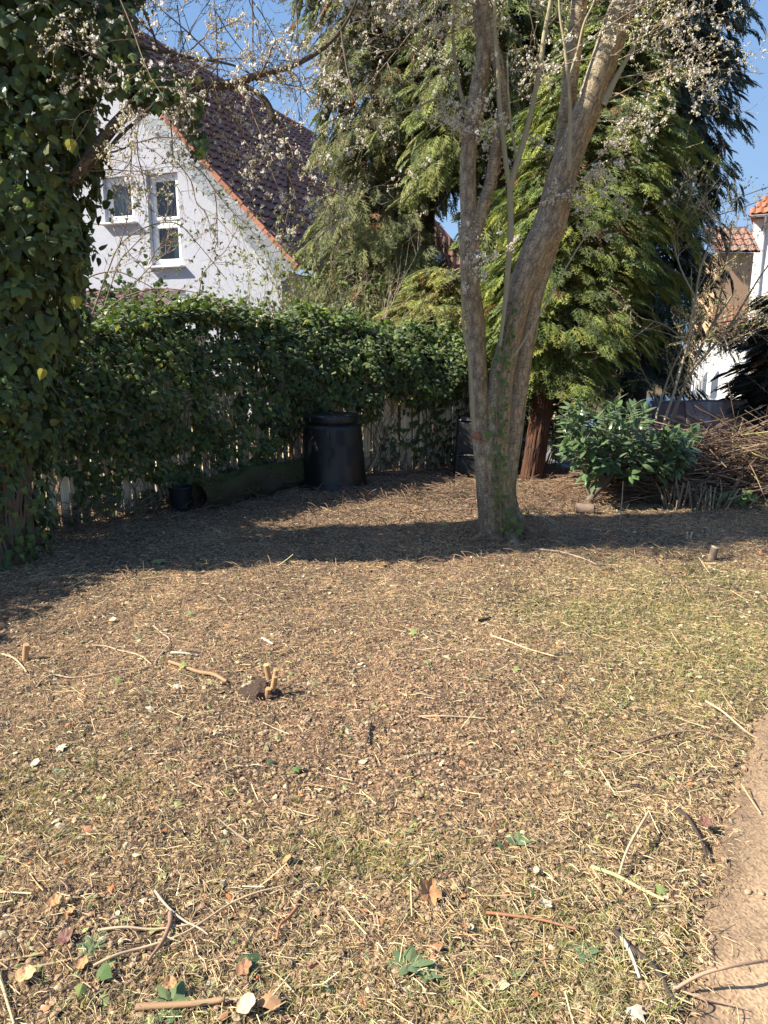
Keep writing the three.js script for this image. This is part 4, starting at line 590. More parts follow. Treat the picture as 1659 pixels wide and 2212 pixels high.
  part('limb', limb(limbC, [9, 9, 8, 8, 6, 5].map(wpx), { sides: 7, wob: 0.1, sub: 4, tile: 0.35 }), limbM, T);
  part('limb', limb(limbD, [7, 7, 7, 6, 5, 4, 2].map(wpx), { sides: 6, wob: 0.1, sub: 4, tile: 0.35 }), limbM, T);
  part('limb', limb(limbE, [6, 6, 5, 4, 2].map(wpx), { sides: 6, wob: 0.1, sub: 4, tile: 0.35 }), limbM, T);
  const creep = [[300, 175, 60, 40, 150], [370, 190, 50, 26, 90], [410, 205, 26, 34, 55], [420, 250, 12, 45, 26], [432, 300, 10, 34, 14], [345, 215, 30, 22, 40], [260, 130, 50, 60, 170], [230, 60, 60, 60, 200]];
  for (const [cx, cy, rx, ry, n] of creep) for (let i = 0; i < n; i++) { const p = Pz(cx + rx * (R() + R() + R() - 1.5) * 0.9, cy + ry * (R() + R() + R() - 1.5) * 0.9, sr(R, -5.6, -5.15)); list.push({ m: hang(R, p, V(0.4, 0, 1), sr(R, 0.055, 0.085), 0.2, 0.6), g: R() < 0.6 ? 0 : 1, c: (R() * 6) | 0, tint: ivyTint(R), size: 0.07 }); }
  leafParts(list, T, ivyMats, IVY, 'leaf', 300, ivyMass);
  const yl = leafMat(0.42, 0.38, 0.03, 0.4); for (const [x, y] of [[93, 797], [165, 640], [150, 300]]) { const m = part('leaf', IVY[1], yl, T); m.applyMatrix4(hang(R, Pz(x, y, -5.12), V(0.1, 0, 1), 0.085, 0.1, 0.1)); m.userData.label = 'yellow ivy leaf'; }
  const um = []; for (let i = 0; i < 90; i++) { const y = sr(R, 1.2, 4.2), a = sr(R, 0.6, 2.2), [rx, rz] = rad(y), k = bump(y, a) * 1.03, s = sr(R, 0.014, 0.026); um.push([new THREE.Matrix4().makeScale(s, s, s).setPosition(cx(y) + Math.cos(a) * rx * k, y, Math.sin(a) * rz * k), R() < 0.6 ? lin(0.19, 0.17, 0.07) : lin(0.05, 0.03, 0.03)]); }
  instances('flower_heads', umbel, mat(1, 1, 1, 0.9), um, T);
  const st = []; for (let i = 0; i < 60; i++) { let a = sr(R, -0.4, 3.2), y = 0; const pts = [], rd = []; let r = sr(R, 0.006, 0.018); for (let k = 0; k < 9; k++) { const [rx, rz] = rad(y); pts.push(V(cx(y) + Math.cos(a) * rx * 0.78, y, Math.sin(a) * rz * 0.78)); rd.push(r); r *= 0.92; y += sr(R, 0.12, 0.4); a += sr(R, -0.25, 0.25); } st.push(limb(pts, rd, { sides: 5, segs: 20 })); } part('ivy_stems', st, stemM, T);
  // hanging, blossoming twigs
  const out = { geos: [], nodes: [] }, cfg = { n: [7, 6, 5, 4], wig: [0.16, 0.22, 0.26, 0.3], lift: [-0.04, -0.05, -0.03, 0], kids: [5, 3, 2, 0], spread: [0.8, 0.85, 0.9], ratio: [0.55, 0.5, 0.5], from: [0.15, 0.2, 0.2], rratio: 0.6, rmin: 0.0016, leafLvl: 1, taper: 0.35 };
  const curve = (pts) => new THREE.CatmullRomCurve3(pts, false, 'centripetal');
  for (const [pts, n, lo, hi, dn] of [[limbA, 15, 0.25, 1, -0.2], [limbB, 8, 0.1, 1, -0.7], [limbD, 7, 0.2, 1, 0], [limbE, 6, 0.1, 1, 0.2], [limbC, 4, 0.3, 1, -0.4]]) { const c = curve(pts); for (let i = 0; i < n; i++) { const t = sr(R, lo, hi), p = c.getPoint(t); const d = V(sr(R, -0.6, 1), dn + sr(R, -0.6, 0.7), sr(R, -0.6, 0.6)); grow(R, p, d, sr(R, 0.3, 0.7), sr(R, 0.004, 0.0085), 0, cfg, out); } }
  for (let i = 0; i < 9; i++) { const p = Pz(sr(R, 180, 620), sr(R, -140, 20), sr(R, -5.8, -4.9)); grow(R, p, V(sr(R, -0.4, 0.8), sr(R, -1, 0.1), sr(R, -0.3, 0.3)), sr(R, 0.5, 1.0), 0.005, 0, cfg, out); }
  for (const [x, y, dx] of [[470, 175, 0.0], [545, 0, 0.02], [640, 5, 0.05]]) grow(R, Pz(x, y), V(dx, y < 100 && x > 500 ? -1 : 1, 0), 0.75, 0.006, 1, { ...cfg, wig: [0.05, 0.05, 0.2] }, out);
  part('twigs', out.geos.flat(), twigM, T, true);
  blossoms(R, out.nodes, T, 0.055, 0.02, 0.35);
}
// ------------------------------------------------------------------ plum tree
{
  const R = rng(17), B = ground(1095, 1165), Z0 = -6.3, T = thing('plum_tree', 'blossoming plum tree with several leaning grey brown stems in the middle of the bed', 'tree', [B.x, 0, Z0]);
  const O = V(B.x, 0, Z0), P = (x, y, dz = 0) => at(x, y, Z0 + dz).sub(O), W = (w) => w * 0.5 * 6.15 / FOCAL;
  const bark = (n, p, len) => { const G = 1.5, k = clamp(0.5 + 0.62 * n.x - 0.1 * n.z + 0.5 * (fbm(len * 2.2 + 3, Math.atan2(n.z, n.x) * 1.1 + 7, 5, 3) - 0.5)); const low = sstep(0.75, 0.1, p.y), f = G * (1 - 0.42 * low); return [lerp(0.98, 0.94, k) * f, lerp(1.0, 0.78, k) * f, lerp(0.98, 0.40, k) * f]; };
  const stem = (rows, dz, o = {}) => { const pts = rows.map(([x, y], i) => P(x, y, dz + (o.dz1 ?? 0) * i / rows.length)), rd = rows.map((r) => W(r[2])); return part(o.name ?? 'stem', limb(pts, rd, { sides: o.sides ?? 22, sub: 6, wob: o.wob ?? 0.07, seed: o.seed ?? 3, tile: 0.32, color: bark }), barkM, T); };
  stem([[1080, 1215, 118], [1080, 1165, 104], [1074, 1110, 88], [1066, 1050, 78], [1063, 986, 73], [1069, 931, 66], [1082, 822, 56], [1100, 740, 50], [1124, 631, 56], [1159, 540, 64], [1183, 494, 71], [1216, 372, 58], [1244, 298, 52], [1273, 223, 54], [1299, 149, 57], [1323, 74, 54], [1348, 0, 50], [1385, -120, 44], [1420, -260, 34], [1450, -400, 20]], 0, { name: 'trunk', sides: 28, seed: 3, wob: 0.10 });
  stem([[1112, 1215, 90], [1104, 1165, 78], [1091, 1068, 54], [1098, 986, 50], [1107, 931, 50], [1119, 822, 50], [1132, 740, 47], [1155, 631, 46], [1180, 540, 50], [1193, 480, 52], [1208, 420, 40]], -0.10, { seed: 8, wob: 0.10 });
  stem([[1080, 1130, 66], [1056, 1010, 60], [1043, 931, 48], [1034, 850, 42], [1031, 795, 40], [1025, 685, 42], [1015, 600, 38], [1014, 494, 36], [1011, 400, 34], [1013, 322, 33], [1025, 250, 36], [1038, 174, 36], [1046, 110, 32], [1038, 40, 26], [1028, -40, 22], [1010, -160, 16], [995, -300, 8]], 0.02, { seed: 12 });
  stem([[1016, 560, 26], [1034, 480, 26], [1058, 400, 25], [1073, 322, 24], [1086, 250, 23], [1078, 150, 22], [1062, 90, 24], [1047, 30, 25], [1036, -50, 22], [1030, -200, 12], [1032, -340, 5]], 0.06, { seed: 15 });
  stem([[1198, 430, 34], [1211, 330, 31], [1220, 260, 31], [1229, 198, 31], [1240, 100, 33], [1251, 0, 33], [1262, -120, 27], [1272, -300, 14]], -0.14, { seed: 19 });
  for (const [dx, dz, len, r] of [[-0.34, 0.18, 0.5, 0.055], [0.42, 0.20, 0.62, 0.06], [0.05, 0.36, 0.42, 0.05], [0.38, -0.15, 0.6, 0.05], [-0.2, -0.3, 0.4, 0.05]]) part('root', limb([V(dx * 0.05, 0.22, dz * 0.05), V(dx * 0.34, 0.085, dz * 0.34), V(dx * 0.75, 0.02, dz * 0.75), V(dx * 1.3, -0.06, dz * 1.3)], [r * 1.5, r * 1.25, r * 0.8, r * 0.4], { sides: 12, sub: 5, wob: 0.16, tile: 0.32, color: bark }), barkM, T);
  const shootM = mat(0.33, 0.29, 0.17, 0.85), shoot = (rows, dz = 0.14) => part('shoot', limb(rows.map(([x, y]) => P(x, y, dz)), rows.map((r) => W(r[2])), { sides: 8, sub: 4, wob: 0.05, tile: 0.3, rep: 1 }), shootM, T);
  shoot([[1080, 748, 7], [1091, 650, 10], [1101, 540, 13], [1103, 471, 13], [1101, 407, 12]]);
  shoot([[1102, 415, 11], [1089, 322, 10], [1079, 223, 9], [1076, 149, 8], [1069, 74, 7], [1068, 0, 6], [1060, -100, 4]]);
  shoot([[1101, 412, 12], [1114, 360, 12], [1133, 298, 11], [1151, 223, 10], [1166, 149, 10], [1176, 74, 9], [1188, 12, 8], [1200, -100, 5]]);
  shoot([[1116, 340, 6], [1106, 290, 5], [1098, 200, 4], [1096, 120, 3]]);
  shoot([[1229, 370, 9], [1231, 223, 7], [1225, 149, 6], [1218, 87, 5.5], [1210, 37, 5], [1205, -60, 3]], 0.26);
  shoot([[1228, 170, 6], [1247, 112, 5], [1262, 50, 4.5], [1282, 7, 4], [1300, -60, 3]], 0.26);
  shoot([[1024, 928, 7], [1014, 781, 7], [1002, 713, 6], [998, 631, 5], [996, 560, 3.5], [990, 480, 2.5]], 0.17);
  shoot([[1300, 228, 18], [1326, 176, 12], [1347, 139, 9], [1371, 97, 8], [1400, 40, 6], [1430, -40, 4]], 0.05);
  shoot([[1112, 768, 4], [1160, 690, 3.6], [1205, 610, 3.2], [1255, 525, 2.6], [1290, 480, 2]], 0.3);
  shoot([[1011, 250, 9], [996, 205, 8], [988, 165, 7], [978, 66, 6], [985, -10, 5], [980, -120, 3]], 0.02);
  shoot([[1006, 232, 6], [960, 214, 5], [929, 218, 4.5], [906, 231, 4], [846, 248, 3]], 0.05);
  const kn = new THREE.IcosahedronGeometry(0.032, 2); { const p = kn.attributes.position; for (let i = 0; i < p.count; i++) { const v = V().fromBufferAttribute(p, i); p.setXYZ(i, v.x * (0.7 + 0.6 * noise(v.y * 90, v.z * 90, 3)), v.y * (0.7 + 0.6 * noise(v.x * 90, v.z * 90, 4)), v.z); } kn.computeVertexNormals(); } const k0 = part('knot', kn, mat(0.30, 0.13, 0.07, 0.9), T); k0.position.copy(P(1030, 941, 0.13));
  // ivy climbing the stem
  const iv = leafMat(0.12, 0.18, 0.035, 0.3, 0.3, 0.4), iv2 = leafMat(0.18, 0.22, 0.05, 0.3, 0.3, 0.4); const vine = [[1078, 1175], [1076, 1120], [1073, 1060], [1070, 1000], [1068, 960], [1066, 900], [1070, 840], [1078, 790], [1086, 730], [1098, 670], [1104, 630]];
  part('ivy_stem', limb(vine.map(([x, y]) => P(x + 6, y, 0.21 - (1175 - y) * 0.00016)), vine.map(() => 0.006), { sides: 5, segs: 40 }), stemM, T);
  const rowsL = [[1055, 932, 0.085], [1074, 962, 0.075], [1063, 985, 0.06], [1068, 908, 0.05], [1067, 1000, 0.05], [1078, 893, 0.05], [1066, 880, 0.06], [1081, 858, 0.055], [1071, 838, 0.05], [1087, 822, 0.06], [1075, 805, 0.055], [1089, 788, 0.05], [1078, 771, 0.05], [1094, 758, 0.055], [1088, 742, 0.05], [1100, 722, 0.035], [1104, 700, 0.035], [1097, 680, 0.035], [1108, 660, 0.035], [1072, 1030, 0.045], [1083, 1050, 0.04], [1074, 1075, 0.045], [1088, 1100, 0.05], [1077, 1118, 0.06], [1092, 1130, 0.07], [1108, 1118, 0.075], [1124, 1128, 0.09], [1120, 1143, 0.08], [1098, 1148, 0.06], [1080, 1060, 0.05], [1076, 1010, 0.05], [1085, 940, 0.045], [1086, 985, 0.04], [1090, 1018, 0.04]];
  for (const [x, y, s] of rowsL) { const m = part('ivy_leaf', IVY[R() < 0.7 ? 0 : 2], R() < 0.65 ? iv : iv2, T); m.applyMatrix4(hang(R, P(x, y, 0.22 - (1175 - y) * 0.00018 - (x > 1100 && y > 1100 ? 0 : 0.01)), V(-0.1, 0, 1), s, 0.35, 0.25)); }
  const ext = []; for (let i = 0; i < 170; i++) { const y = 640 + R() * 530, x = 1082 + (y < 800 ? (800 - y) * 0.16 : 0) + sr(R, -16, 16) + (y > 1100 ? sr(R, 0, 40) : 0); ext.push([hang(R, P(x, y, 0.215 - (1175 - y) * 0.00018), V(0, 0, 1), sr(R, 0.02, 0.04), 0.4, 0.5), ivyTint(R, 1.4)]); } instances('ivy_leaves', IVY[0], ivyMass, ext, T);
  const rt = []; for (let i = 0; i < 90; i++) { const a = P(sr(R, 1085, 1150), sr(R, 1120, 1175), sr(R, 0, 0.25)); a.y = Math.max(a.y, 0.03); const b = a.clone().add(V(sr(R, -0.1, 0.22), sr(R, -0.08, 0.05), sr(R, -0.05, 0.12))), c = b.clone().add(V(sr(R, -0.1, 0.2), sr(R, -0.12, 0), sr(R, -0.05, 0.12))); rt.push(limb([a, b, c], [0.003, 0.003, 0.0015], { sides: 3, segs: 6 })); } part('dead_twigs', rt, stemM, T, true);
  // blossoming twigs
  const out = { geos: [], nodes: [] }, cfg = { n: [7, 6, 5, 4], wig: [0.13, 0.2, 0.25, 0.3], lift: [0.02, 0.01, 0, 0], kids: [6, 4, 2, 0], spread: [0.7, 0.8, 0.9], ratio: [0.5, 0.5, 0.5], from: [0.15, 0.15, 0.2], rratio: 0.55, rmin: 0.0022, leafLvl: 1, taper: 0.3 };
  const starts = [[990, 160, -0.7], [985, 60, -0.8], [1030, -60, -0.8], [1010, -150, -0.9], [1040, 40, -0.6], [1060, 60, -0.7], [1068, 20, -0.3], [1076, 150, 0.3], [1166, 140, 0.2], [1180, 60, 0.4], [1195, -60, -0.3], [1220, 90, 0.1], [1262, 50, 0.4], [1251, 0, -0.5], [1280, 10, 0.5], [1371, 97, 0.8], [1400, 40, 0.8], [1385, -120, 0.9], [1330, 170, 0.9], [1310, 215, 1.0], [1230, 330, -0.9], [1240, 380, 0.8], [1103, 471, 0.6], [1133, 298, 0.5], [1090, 322, -0.6], [1012, 330, -0.7], [1000, 640, -0.3], [1060, -150, 0.1], [1262, -120, 0.3], [1150, 223, -0.5]];
  for (const [x, y, sx] of starts) for (let k = 0; k < (y < 60 ? 2 : 1); k++) grow(R, P(x, y, 0.05), V(sx + sr(R, -0.35, 0.35), sr(R, -0.35, 0.75), sr(R, -0.6, 0.9)), sr(R, 0.5, 1.15) * (y > 300 ? 0.6 : 1), sr(R, 0.004, 0.008), 0, cfg, out);
  for (let i = 0; i < 9; i++) { const p = P(sr(R, 700, 1180), sr(R, -200, -40), sr(R, -0.7, 0.6)); grow(R, p, V(sr(R, -0.9, 0.2), sr(R, -0.9, 0.0), sr(R, -0.3, 0.3)), sr(R, 0.7, 1.2), 0.006, 0, cfg, out); }
  // the long low spray of blossom on the right
  for (const [a, b] of [[[1300, 250], [1440, 252]], [[1290, 262], [1400, 268]], [[1240, 400], [1300, 365]], [[1335, 130], [1450, 80]]]) { const p0 = P(...a, 0.1), p1 = P(...b, 0.25), d = p1.clone().sub(p0); grow(R, p0, d, d.length(), 0.005, 1, { ...cfg, wig: [0.05, 0.06, 0.2, 0.3], kids: [0, 7, 2, 0], ratio: [0.5, 0.3, 0.5] }, out); const st = p1.clone().lerp(p0, 0.35); for (let k = 0; k < 9; k++) out.nodes.push(...[...Array(3)].map(() => ({ p: p0.clone().lerp(p1, sr(R, 0.35, 1)).addScaledVector(rndDir(R), 0.03), lvl: 2 }))); }
  part('twigs', out.geos.flat(), mat(0.26, 0.205, 0.14, 0.95), T, true);
  blossoms(R, out.nodes, T, 0.10, 0.021, 0.55);
}
// ------------------------------------------------------------------ conifers
const FROND = [frond(3, 8, 1, 0.32), frond(9, 7, 1, 0.5)];
function conifer(o) {
  const R = rng(o.seed), T = thing(o.name, o.label, o.cat ?? 'conifer tree', [o.x, gh(o.x, o.z), o.z]);
  (o.trunks ?? [[0, 0, 0, 0]]).forEach(([dx, dz, tx, tz], i) => { const H = o.H * (i ? 0.9 : 1), r = o.tr ?? 0.14; part('trunk', limb([V(dx, -0.1, dz), V(lerp(dx, tx, 0.3), H * 0.3, lerp(dz, tz, 0.3)), V(lerp(dx, tx, 0.7), H * 0.7, lerp(dz, tz, 0.7)), V(tx, H, tz)], [r * 1.25, r, r * 0.6, 0.02], { sides: 14, wob: 0.14, sub: 8, tile: 0.5 }), o.trunkM ?? trunkM, T); });
  const bo = [], list = [[], []], ga = 2.39996;
  for (let i = 0; i < o.boughs; i++) {
    const f = (i + R()) / o.boughs, h = lerp(o.h0, o.H * 0.99, Math.pow(f, o.hp ?? 0.9)), a = i * ga + sr(R, -0.3, 0.3), tr = (o.trunks ?? [[0, 0, 0, 0]])[i % (o.trunks ?? [0]).length];
    if (o.skip && o.skip(h, a)) continue;
    const t = h / o.H, bx0 = lerp(tr[0], tr[2], t), bz0 = lerp(tr[1], tr[3], t), dir = V(Math.cos(a), 0, Math.sin(a));
    const len = o.r(h, a) * sr(R, 0.62, 1.08), rise = o.rise * len, fall = o.droop * len;
    const q = (k) => V(bx0, h, bz0).addScaledVector(dir, len * k).add(V(0, rise * Math.sin(k * 1.9) - fall * k * k, 0));
    bo.push(limb([q(0), q(0.33), q(0.66), q(1)], [0.012 + len * 0.012, 0.010 + len * 0.008, 0.008, 0.003], { sides: 4, segs: 6 }));
    const side = V(-dir.z, 0, dir.x), n = Math.round(o.per * (0.45 + 0.55 * Math.min(1, len / 1.4)));
    for (let k = 0; k < n; k++) {
      const u = o.u0 + (1.04 - o.u0) * Math.pow(R(), 0.75), w = (1 - 0.55 * u) * len * 0.55 * (R() - 0.5) * 2 * (0.5 + 0.5 * R());
      const p = q(u).addScaledVector(side, w).add(V(0, -Math.abs(w) * 0.28 - R() * R() * o.hangs * 0.9, 0));
      const d = dir.clone().multiplyScalar(o.out).addScaledVector(side, w / len * 1.6 + sr(R, -0.35, 0.35)).addScaledVector(UP, -o.hangs * sr(R, 0.3, 1.7) + 0.12).normalize();
      const nn = UP.clone().addScaledVector(dir, 0.7 * o.hangs).addScaledVector(rndDir(R), 0.4), s = o.size * sr(R, 0.6, 1.2);
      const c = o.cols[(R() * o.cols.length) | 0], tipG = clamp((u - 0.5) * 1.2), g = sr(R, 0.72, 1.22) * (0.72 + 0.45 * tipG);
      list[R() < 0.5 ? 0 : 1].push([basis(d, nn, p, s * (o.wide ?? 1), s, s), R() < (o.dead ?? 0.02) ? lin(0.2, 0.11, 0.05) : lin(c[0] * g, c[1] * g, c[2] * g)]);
    }
  }
  part('boughs', bo, o.boughM ?? stemM, T, true);
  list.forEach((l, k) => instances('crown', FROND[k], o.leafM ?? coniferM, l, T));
  return T;
}
const coniferM = leafMat(1.45, 1.4, 1.2, 0.36), trunkM = mat(0.10, 0.075, 0.06, 0.95);
const redBark = (() => { const N = 256, f = (i, j) => fbm(i / N * 18, j / N * 2.5, 6, 4, 0); return new THREE.MeshStandardMaterial({ map: tex(N, N, (i, j) => { const v = 0.55 + 0.9 * (f(i, j) - 0.4); return [0.50 * v, 0.33 * v, 0.24 * v]; }), bumpMap: tex(N, N, (i, j) => [f(i, j)], false), bumpScale: 0.05, roughness: 1 }); })();
const grey = [[0.160, 0.185, 0.080], [0.195, 0.210, 0.095], [0.13, 0.155, 0.07], [0.21, 0.21, 0.09], [0.15, 0.18, 0.10]];
conifer({ seed: 101, name: 'cypress_tree', label: 'tall grey green drooping cypress with two dark trunks right of the white house roof', x: 0.25, z: -13.2, H: 12.5, tr: 0.15, trunks: [[-0.13, 0, -0.5, 0], [0.36, -0.1, 0.7, -0.2]], h0: 1.9, boughs: 220, per: 62, r: (h, a) => { const w = Math.cos(a); const base = h < 2.6 ? 1.5 : h < 4.2 ? 1.62 : h < 7.4 ? 1.32 : 1.32 * (12.8 - h) / 5.4; return base * (w > 0.3 && h < 4.8 ? (h < 4.3 ? 0.5 : 0.8) : 1); }, skip: (h, a) => h > 2.9 && h < 4.5 && Math.cos(a) > 0.15, rise: 0.16, droop: 0.42, u0: 0.22, out: 0.55, hangs: 0.62, size: 0.40, wide: 0.95, cols: grey, dead: 0.04 });
conifer({ seed: 102, name: 'cypress_tree', label: 'grey green cypress rising directly behind the leaning plum tree stems', x: 1.8, z: -12.3, H: 12.0, tr: 0.16, h0: 2.1, boughs: 190, per: 54, skip: (h, a) => h < 4.6 && Math.cos(a) < -0.3, r: (h) => h < 6.5 ? 1.7 : 1.7 * (12.8 - h) / 6.3, rise: 0.16, droop: 0.40, u0: 0.22, out: 0.6, hangs: 0.55, size: 0.38, cols: [[0.14, 0.18, 0.055], [0.17, 0.205, 0.06], [0.115, 0.15, 0.06], [0.20, 0.22, 0.07]], dead: 0.03 });
conifer({ seed: 103, name: 'thuja_tree', label: 'bright green feathery thuja with red leaning trunk behind the plum tree', x: 1.86, z: -9.3, H: 5.9, tr: 0.12, trunkM: redBark, trunks: [[0, 0, 0.75, -0.1]], h0: 1.30, boughs: 190, per: 46, r: (h, a) => { const e = h < 1.9 ? 0.9 : h < 4.4 ? 1.32 : 1.32 * (6.3 - h) / 1.9; return Math.max(0.3, e * (Math.cos(a) < -0.2 ? 0.72 : 1) * (Math.sin(a) > 0.2 ? 0.74 : 1)); }, rise: 0.10, droop: 0.34, u0: 0.3, out: 0.85, hangs: 0.42, size: 0.27, wide: 1.1, cols: [[0.145, 0.19, 0.034], [0.18, 0.22, 0.038], [0.105, 0.155, 0.034], [0.22, 0.245, 0.044], [0.08, 0.125, 0.03]] });
conifer({ seed: 104, name: 'cypress_tree', label: 'very tall dark blue green conifer against the sky beside the orange roof', x: 4.75, z: -14.2, H: 13, tr: 0.2, h0: 1.95, boughs: 240, per: 44, r: (h) => h < 3.1 ? 1.1 : h < 4.2 ? 1.55 : h < 9 ? 1.42 : 1.42 * (13.3 - h) / 4.3, rise: 0.14, droop: 0.44, u0: 0.2, out: 0.6, hangs: 0.6, size: 0.36, cols: [[0.055, 0.075, 0.045], [0.065, 0.085, 0.05], [0.045, 0.065, 0.042], [0.075, 0.09, 0.045]] });
conifer({ seed: 105, name: 'cypress_shrub', label: 'low yellow green cypress shrub spreading over the fence left of the plum tree', cat: 'conifer shrub', x: 0.98, z: -11.35, H: 2.75, tr: 0.06, h0: 0.9, boughs: 105, per: 34, r: (h) => h < 1.9 ? 1.05 : 1.05 * (3.3 - h) / 1.4, rise: 0.32, droop: 0.22, u0: 0.3, out: 0.95, hangs: 0.25, size: 0.30, cols: [[0.23, 0.26, 0.07], [0.28, 0.29, 0.085], [0.17, 0.21, 0.06], [0.31, 0.29, 0.10]] });
conifer({ seed: 106, name: 'conifer_hedge', label: 'almost black clipped conifer in shade beyond the brushwood beside the panel', cat: 'conifer hedge', x: 6.0, z: -9.9, H: 2.85, tr: 0.1, h0: 0.15, boughs: 260, per: 60, hp: 1, r: (h) => h < 2.1 ? 1.15 : 1.15 * (3.1 - h) / 1.0, rise: 0.1, droop: 0.1, u0: 0.15, out: 0.8, hangs: 0.2, size: 0.3, cols: [[0.022, 0.032, 0.016], [0.03, 0.04, 0.02], [0.018, 0.028, 0.015]] });

// ------------------------------------------------------------------ shrubs
{ // cherry laurel
  const R = rng(61), B = ground(1270, 1085), T = thing('laurel_bush', 'glossy green cherry laurel bush on a slanting stem right of the plum tree', 'bush', [B.x, 0, B.z]), L = (x, y, z = B.z) => at(x, y, z).sub(V(B.x, 0, B.z));
  const sm = mat(0.16, 0.125, 0.095, 0.95), bough = (rows, r) => part('stem', limb(rows, r, { sides: 8, sub: 4, wob: 0.1, tile: 0.3, rep: 1 }), sm, T);
  bough([L(1266, 1094), L(1282, 1068), L(1305, 1045), L(1325, 1020), L(1340, 985), L(1345, 930)], [0.045, 0.04, 0.036, 0.03, 0.02, 0.01]);
  bough([L(1308, 1043), L(1290, 1000), L(1262, 950), L(1240, 890)], [0.026, 0.02, 0.015, 0.006]); bough([L(1320, 1028), L(1370, 990), L(1420, 965), L(1470, 950)], [0.024, 0.018, 0.013, 0.006]); bough([L(1276, 1075), L(1266, 1045), L(1264, 1020)], [0.02, 0.016, 0.014]);
  const tips = [], add = (p, d) => tips.push([p, d]);
  for (let i = 0; i < 210; i++) { const x = 1212 + 300 * R(), yy = x < 1250 ? [870, 985] : x < 1400 ? [872, 1030] : [930, 1020], y = lerp(yy[0], yy[1], R()), z = B.z + sr(R, -0.55, 0.55); const e = ((x - 1340) / 160) ** 2 + ((y - 950) / 105) ** 2; if (e > 1.15) continue; const p = L(x, y, z), c = L(1335, 1000); add(p, p.clone().sub(c).normalize().addScaledVector(UP, 0.35).addScaledVector(rndDir(R), 0.3).normalize()); }
  for (const [x, y] of [[1232, 876], [1246, 860], [1258, 880], [1300, 872], [1330, 862], [1376, 866], [1212, 890], [1490, 950], [1505, 940], [1460, 935], [1395, 880], [1215, 925], [1230, 905]]) add(L(x, y, B.z + sr(R, -0.2, 0.3)), L(x, y).sub(L(1335, 1010)).normalize().addScaledVector(UP, 0.5));
  const tw = [], list = [], cols = [[0.075, 0.150, 0.038], [0.095, 0.175, 0.04], [0.06, 0.125, 0.04], [0.115, 0.19, 0.042]].map((c) => leafMat(...c, 0.3, 0.8, 0.25));
  for (const [p, d0] of tips) { const d = d0.clone().normalize(), b = p.clone().addScaledVector(d, -0.22); tw.push(limb([L(1330, 1005).lerp(b, 0.55), b, p], [0.006, 0.005, 0.002], { sides: 4, segs: 6 })); const n = 7; for (let k = 0; k < n; k++) { const a = k * 2.4 + R(), u = k / n; const q = b.clone().lerp(p, 0.2 + 0.8 * u), s0 = rndDir(R); const s = s0.addScaledVector(d, -s0.dot(d)).normalize(); const t = d.clone().multiplyScalar(0.5 + 0.6 * u).addScaledVector(s, 0.85).addScaledVector(UP, -0.06).normalize(), nn = UP.clone().addScaledVector(d, 0.4).addScaledVector(rndDir(R), 0.35), size = sr(R, 0.095, 0.165); const f = sr(R, 0.75, 1.25); list.push({ m: basis(t, nn, q, size * 1.15, size, size), g: (R() * 2) | 0, c: (R() * 4) | 0, size, tint: lin(0.085 * f, 0.16 * f, 0.04 * f) }); } }
  part('twigs', tw, sm, T, true); leafParts(list, T, cols, LAUREL, 'leaf', 300, leafMat(1, 1, 1, 0.3, 0.8, 0.25));
}
